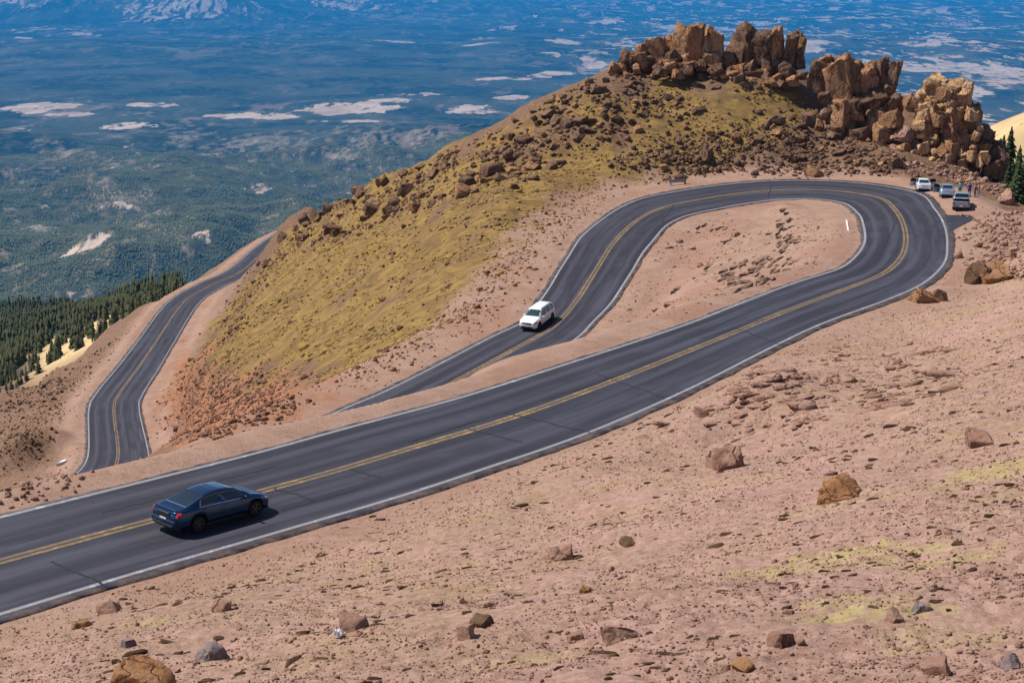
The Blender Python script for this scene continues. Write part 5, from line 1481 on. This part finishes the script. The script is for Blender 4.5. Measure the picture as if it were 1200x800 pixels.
# ------------------------------------------------------------------ small things
M['steel'] = mat_plain('galvanised_steel', (.42, .44, .48), .4, .7)
M['wood_post'] = mat_plain('brown_timber_post', (.10, .055, .035), .85)
def guardrail():
    p = hit(785, 217.5); q = hit(804, 215.5); d = Vector((q[0]-p[0], q[1]-p[1], 0)); L = d.length; rz = math.atan2(d.y, d.x)
    root = empty('guardrail', tuple(p), rz); tag(root, 'short grey steel guardrail with a brown post beside the top of the hairpin', 'guardrail')
    bm = bmesh.new(); prof = [(0, .30), (.05, .36), (.05, .42), (0, .48), (.05, .54), (.05, .60), (0, .66)]
    a = [bm.verts.new((-.1, y, z)) for y, z in prof]; b = [bm.verts.new((L, y, z)) for y, z in prof]
    c_ = [bm.verts.new((-.1, y+.02, z)) for y, z in prof]; d_ = [bm.verts.new((L, y+.02, z)) for y, z in prof]
    for i in range(6): bm.faces.new((a[i], a[i+1], b[i+1], b[i])); bm.faces.new((c_[i], d_[i], d_[i+1], c_[i+1]))
    bm_obj('rail', bm, M['steel'], root)
    part_box('post', (.15, .12, .30), (.15, .15, .86), 'steel', root, .01); part_box('post', (L-.1, .12, .45), (.17, .17, 1.2), 'wood_post', root, .01, 'taller brown post at the right end')
guardrail()
M['litter'] = mat_plain('white_litter_plastic', (.72, .76, .84), .5, var=.1)
def litter():
    p = hit(397, 746); s = px_size(p); bm = bmesh.new()
    bmesh.ops.create_grid(bm, x_segments=9, y_segments=9, size=.5)
    for vv in bm.verts:
        x, y = vv.co.x, vv.co.y
        vv.co = Vector((x*14/s*(1-.3*abs(y)), y*11/s, 10/s*(.35+.6*float(perlin(x*2.3+3, y*2.3, 5))+.5*float(perlin(x*5, y*5, 6)))))
    bmesh.ops.solidify(bm, geom=bm.faces[:], thickness=.01)
    o = bm_obj('litter', bm, M['litter']); o.location = (p[0], p[1], p[2]+.03); o.rotation_euler = (.2, .3, .6)
    tag(o, 'crumpled white plastic litter at the foot of a pink rock', 'litter')
litter()
def culvert():
    p = hit(71, 545); bm = bmesh.new(); n = 20
    ring = [[bm.verts.new((x, r*math.cos(6.283*k/n), r*math.sin(6.283*k/n))) for k in range(n)] for x, r in ((-.8, .28), (.5, .28), (.5, .24), (-.7, .24))]
    for a, b in zip(ring, ring[1:]):
        for k in range(n): bm.faces.new((a[k], a[(k+1) % n], b[(k+1) % n], b[k]))
    bmesh.ops.recalc_face_normals(bm, faces=bm.faces)
    o = bm_obj('culvert_pipe', bm, M['steel'], None, True); o.location = (p[0], p[1], p[2]+.22); o.rotation_euler = (0, .25, R(-150))
    tag(o, 'pale grey metal pipe end sticking out among stones beside the lower bend', 'pipe')
culvert()
# white edging boards on the sand inside the hairpin
M['board'] = mat_plain('white_painted_board', (.74, .72, .70), .7)
def board(u0, v0, u1, v1, lab):
    p = hit(u0, v0); q = hit(u1, v1); d = Vector((q[0]-p[0], q[1]-p[1], q[2]-p[2]))
    bm = bmesh.new(); box_bm(bm, (d.length/2, 0, .05), (d.length, .14, .10), .01)
    o = bm_obj('edging_board', bm, M['board']); o.location = tuple(p); o.rotation_euler = (0, -math.asin(d.z/d.length), math.atan2(d.y, d.x)); tag(o, lab, 'board')
board(992, 259, 994, 271, 'white board pointing away from the camera on the sand inside the hairpin'); board(994.5, 272, 1001, 272.5, 'white board lying across the sand inside the hairpin')
# asphalt apron leading into the lay-by, cracks in the upper road
def drape(name, poly, mat, dz, kind='structure', label=None):
    P = np.array([hit(u, v)[:2] for u, v in poly]); c = P.mean(0); rows = 5; n = 8*len(P)
    ring = np.concatenate([P[i]+(P[(i+1) % len(P)]-P[i])*np.linspace(0, 1, 8, endpoint=False)[:, None] for i in range(len(P))])
    XY = np.concatenate([c[None]]+[c+(ring-c)*k/rows for k in range(1, rows+1)])
    e, ex, zr, of = road_query(XY[:, 0], XY[:, 1])
    Z = np.where(e < .25, zr+.004, ground(XY[:, 0], XY[:, 1])+dz)
    F3 = [(0, 1+k, 1+(k+1) % n) for k in range(n)]; F4 = [(1+(j)*n+k, 1+(j+1)*n+k, 1+(j+1)*n+(k+1) % n, 1+j*n+(k+1) % n) for j in range(rows-1) for k in range(n)]
    o = mesh_np(name, np.column_stack([XY, Z]), [np.array(F3), np.array(F4)], M[mat], smooth=True)
    bm = bmesh.new(); bm.from_mesh(o.data); bmesh.ops.recalc_face_normals(bm, faces=bm.faces)
    if bm.faces[0].normal.z < 0: bmesh.ops.reverse_faces(bm, faces=bm.faces)
    bm.to_mesh(o.data); bm.free()
    return tag(o, label, kind=kind)
drape('lay_by_apron', [(1108, 253), (1137, 253), (1143, 257), (1122, 267), (1113, 272), (1110, 262)], 'asphalt', .05)
def crack(u0, v0, u1, v1, w=.055):
    a = hit(u0, v0); b = hit(u1, v1); n = 22; P = []
    d = (b-a)[:2]; L = np.linalg.norm(d); nn = np.array([-d[1], d[0]])/L
    for k in range(n+1):
        t = k/n; c = a[:2]+d*t+nn*.10*float(fbm(np.array([t*5+u0]), np.array([v0*1.0]), 3, 3)[0])
        ww = w*(.6+.5*random.random())
        P += [c-nn*ww, c+nn*ww]
    P = np.array(P); e, ex, zr, of = road_query(P[:, 0], P[:, 1])
    F = np.array([(2*k, 2*k+1, 2*k+3, 2*k+2) for k in range(n)])
    V = np.column_stack([P, zr+.010])
    if np.cross(V[F[0][1]]-V[F[0][0]], V[F[0][2]]-V[F[0][0]])[2] < 0: F = F[:, ::-1]
    tag(mesh_np('road_crack', V, F, M['tar']), kind='structure')
crack(592, 485, 692, 509); crack(545, 503, 612, 520, .05); crack(322, 574, 372, 589, .06); crack(408, 551, 446, 561, .05); crack(905, 216, 900, 232, .06)
for c_ in [(250, 566, 322, 549, .03), (330, 600, 420, 575, .035), (700, 440, 780, 468, .05), (120, 603, 210, 580, .03), (480, 520, 560, 494, .03), (60, 660, 130, 690, .05), (820, 398, 905, 372, .035), (640, 470, 720, 443, .03), (860, 385, 915, 405, .05), (1030, 300, 1050, 262, .05), (790, 240, 775, 262, .05), (140, 470, 158, 472, .05), (130, 520, 150, 470, .05)]: crack(*c_)

# ------------------------------------------------------------------ haze, light, camera
def haze_box():
    z0, z1 = float(SZ.min())-1.0-60, max(float(SZ[RR < 70000].max()), 0)+6.0
    w = 96000.0
    bm = bmesh.new()
    bmesh.ops.create_cube(bm, size=1)
    for v in bm.verts: v.co = Vector((v.co.x*2*w, v.co.y*2*w, z0 if v.co.z < 0 else z1))
    m = bpy.data.materials.new('mountain_air'); m.use_nodes = True
    nt = m.node_tree; nt.nodes.remove(nt.nodes['Principled BSDF'])
    pv = nt.nodes.new('ShaderNodeVolumePrincipled')
    pv.inputs['Color'].default_value = HAZE_COL+(1,)
    pv.inputs['Density'].default_value = HAZE
    pv.inputs['Anisotropy'].default_value = 0.0
    nt.links.new(pv.outputs[0], nt.nodes['Material Output'].inputs['Volume'])
    o = bm_obj('haze', bm, m); tag(o, kind='stuff'); return o
haze_box()
w = bpy.data.worlds.new('World'); scene.world = w; w.use_nodes = True
nt = w.node_tree
sky = nt.nodes.new('ShaderNodeTexSky'); sky.sky_type = 'NISHITA'; sky.sun_disc = False
sky.sun_elevation = R(SUN_EL); sky.sun_rotation = R(SUN_AZ); sky.altitude = 3800
nt.links.new(sky.outputs[0], nt.nodes['Background'].inputs['Color'])
nt.nodes['Background'].inputs['Strength'].default_value = SKY
ld = bpy.data.lights.new('sun', 'SUN'); ld.energy = SUN; ld.angle = R(SUN_ANGLE); ld.color = (1, .94, .84)
lo = bpy.data.objects.new('sun', ld); COL.objects.link(lo)
sd = Vector((math.sin(R(SUN_AZ))*math.cos(R(SUN_EL)), math.cos(R(SUN_AZ))*math.cos(R(SUN_EL)), math.sin(R(SUN_EL))))
lo.rotation_euler = sd.to_track_quat('Z', 'Y').to_euler()
cd = bpy.data.cameras.new('camera'); cam = bpy.data.objects.new('camera', cd); COL.objects.link(cam)
cd.sensor_width = 36; cd.lens = 36*FOCAL/1200; cd.clip_start = .5; cd.clip_end = 200000
cam.location = (0, 0, 0); cam.rotation_euler = (math.pi/2-TH, 0, 0)
scene.camera = cam
cy = scene.cycles; cy.max_bounces = 6; cy.diffuse_bounces = 2; cy.glossy_bounces = 3; cy.volume_bounces = 0
vs = scene.view_settings
vs.view_transform = 'Standard'; vs.look = 'None'; vs.gamma = 1; vs.use_curve_mapping = False; vs.exposure = EXPOSURE
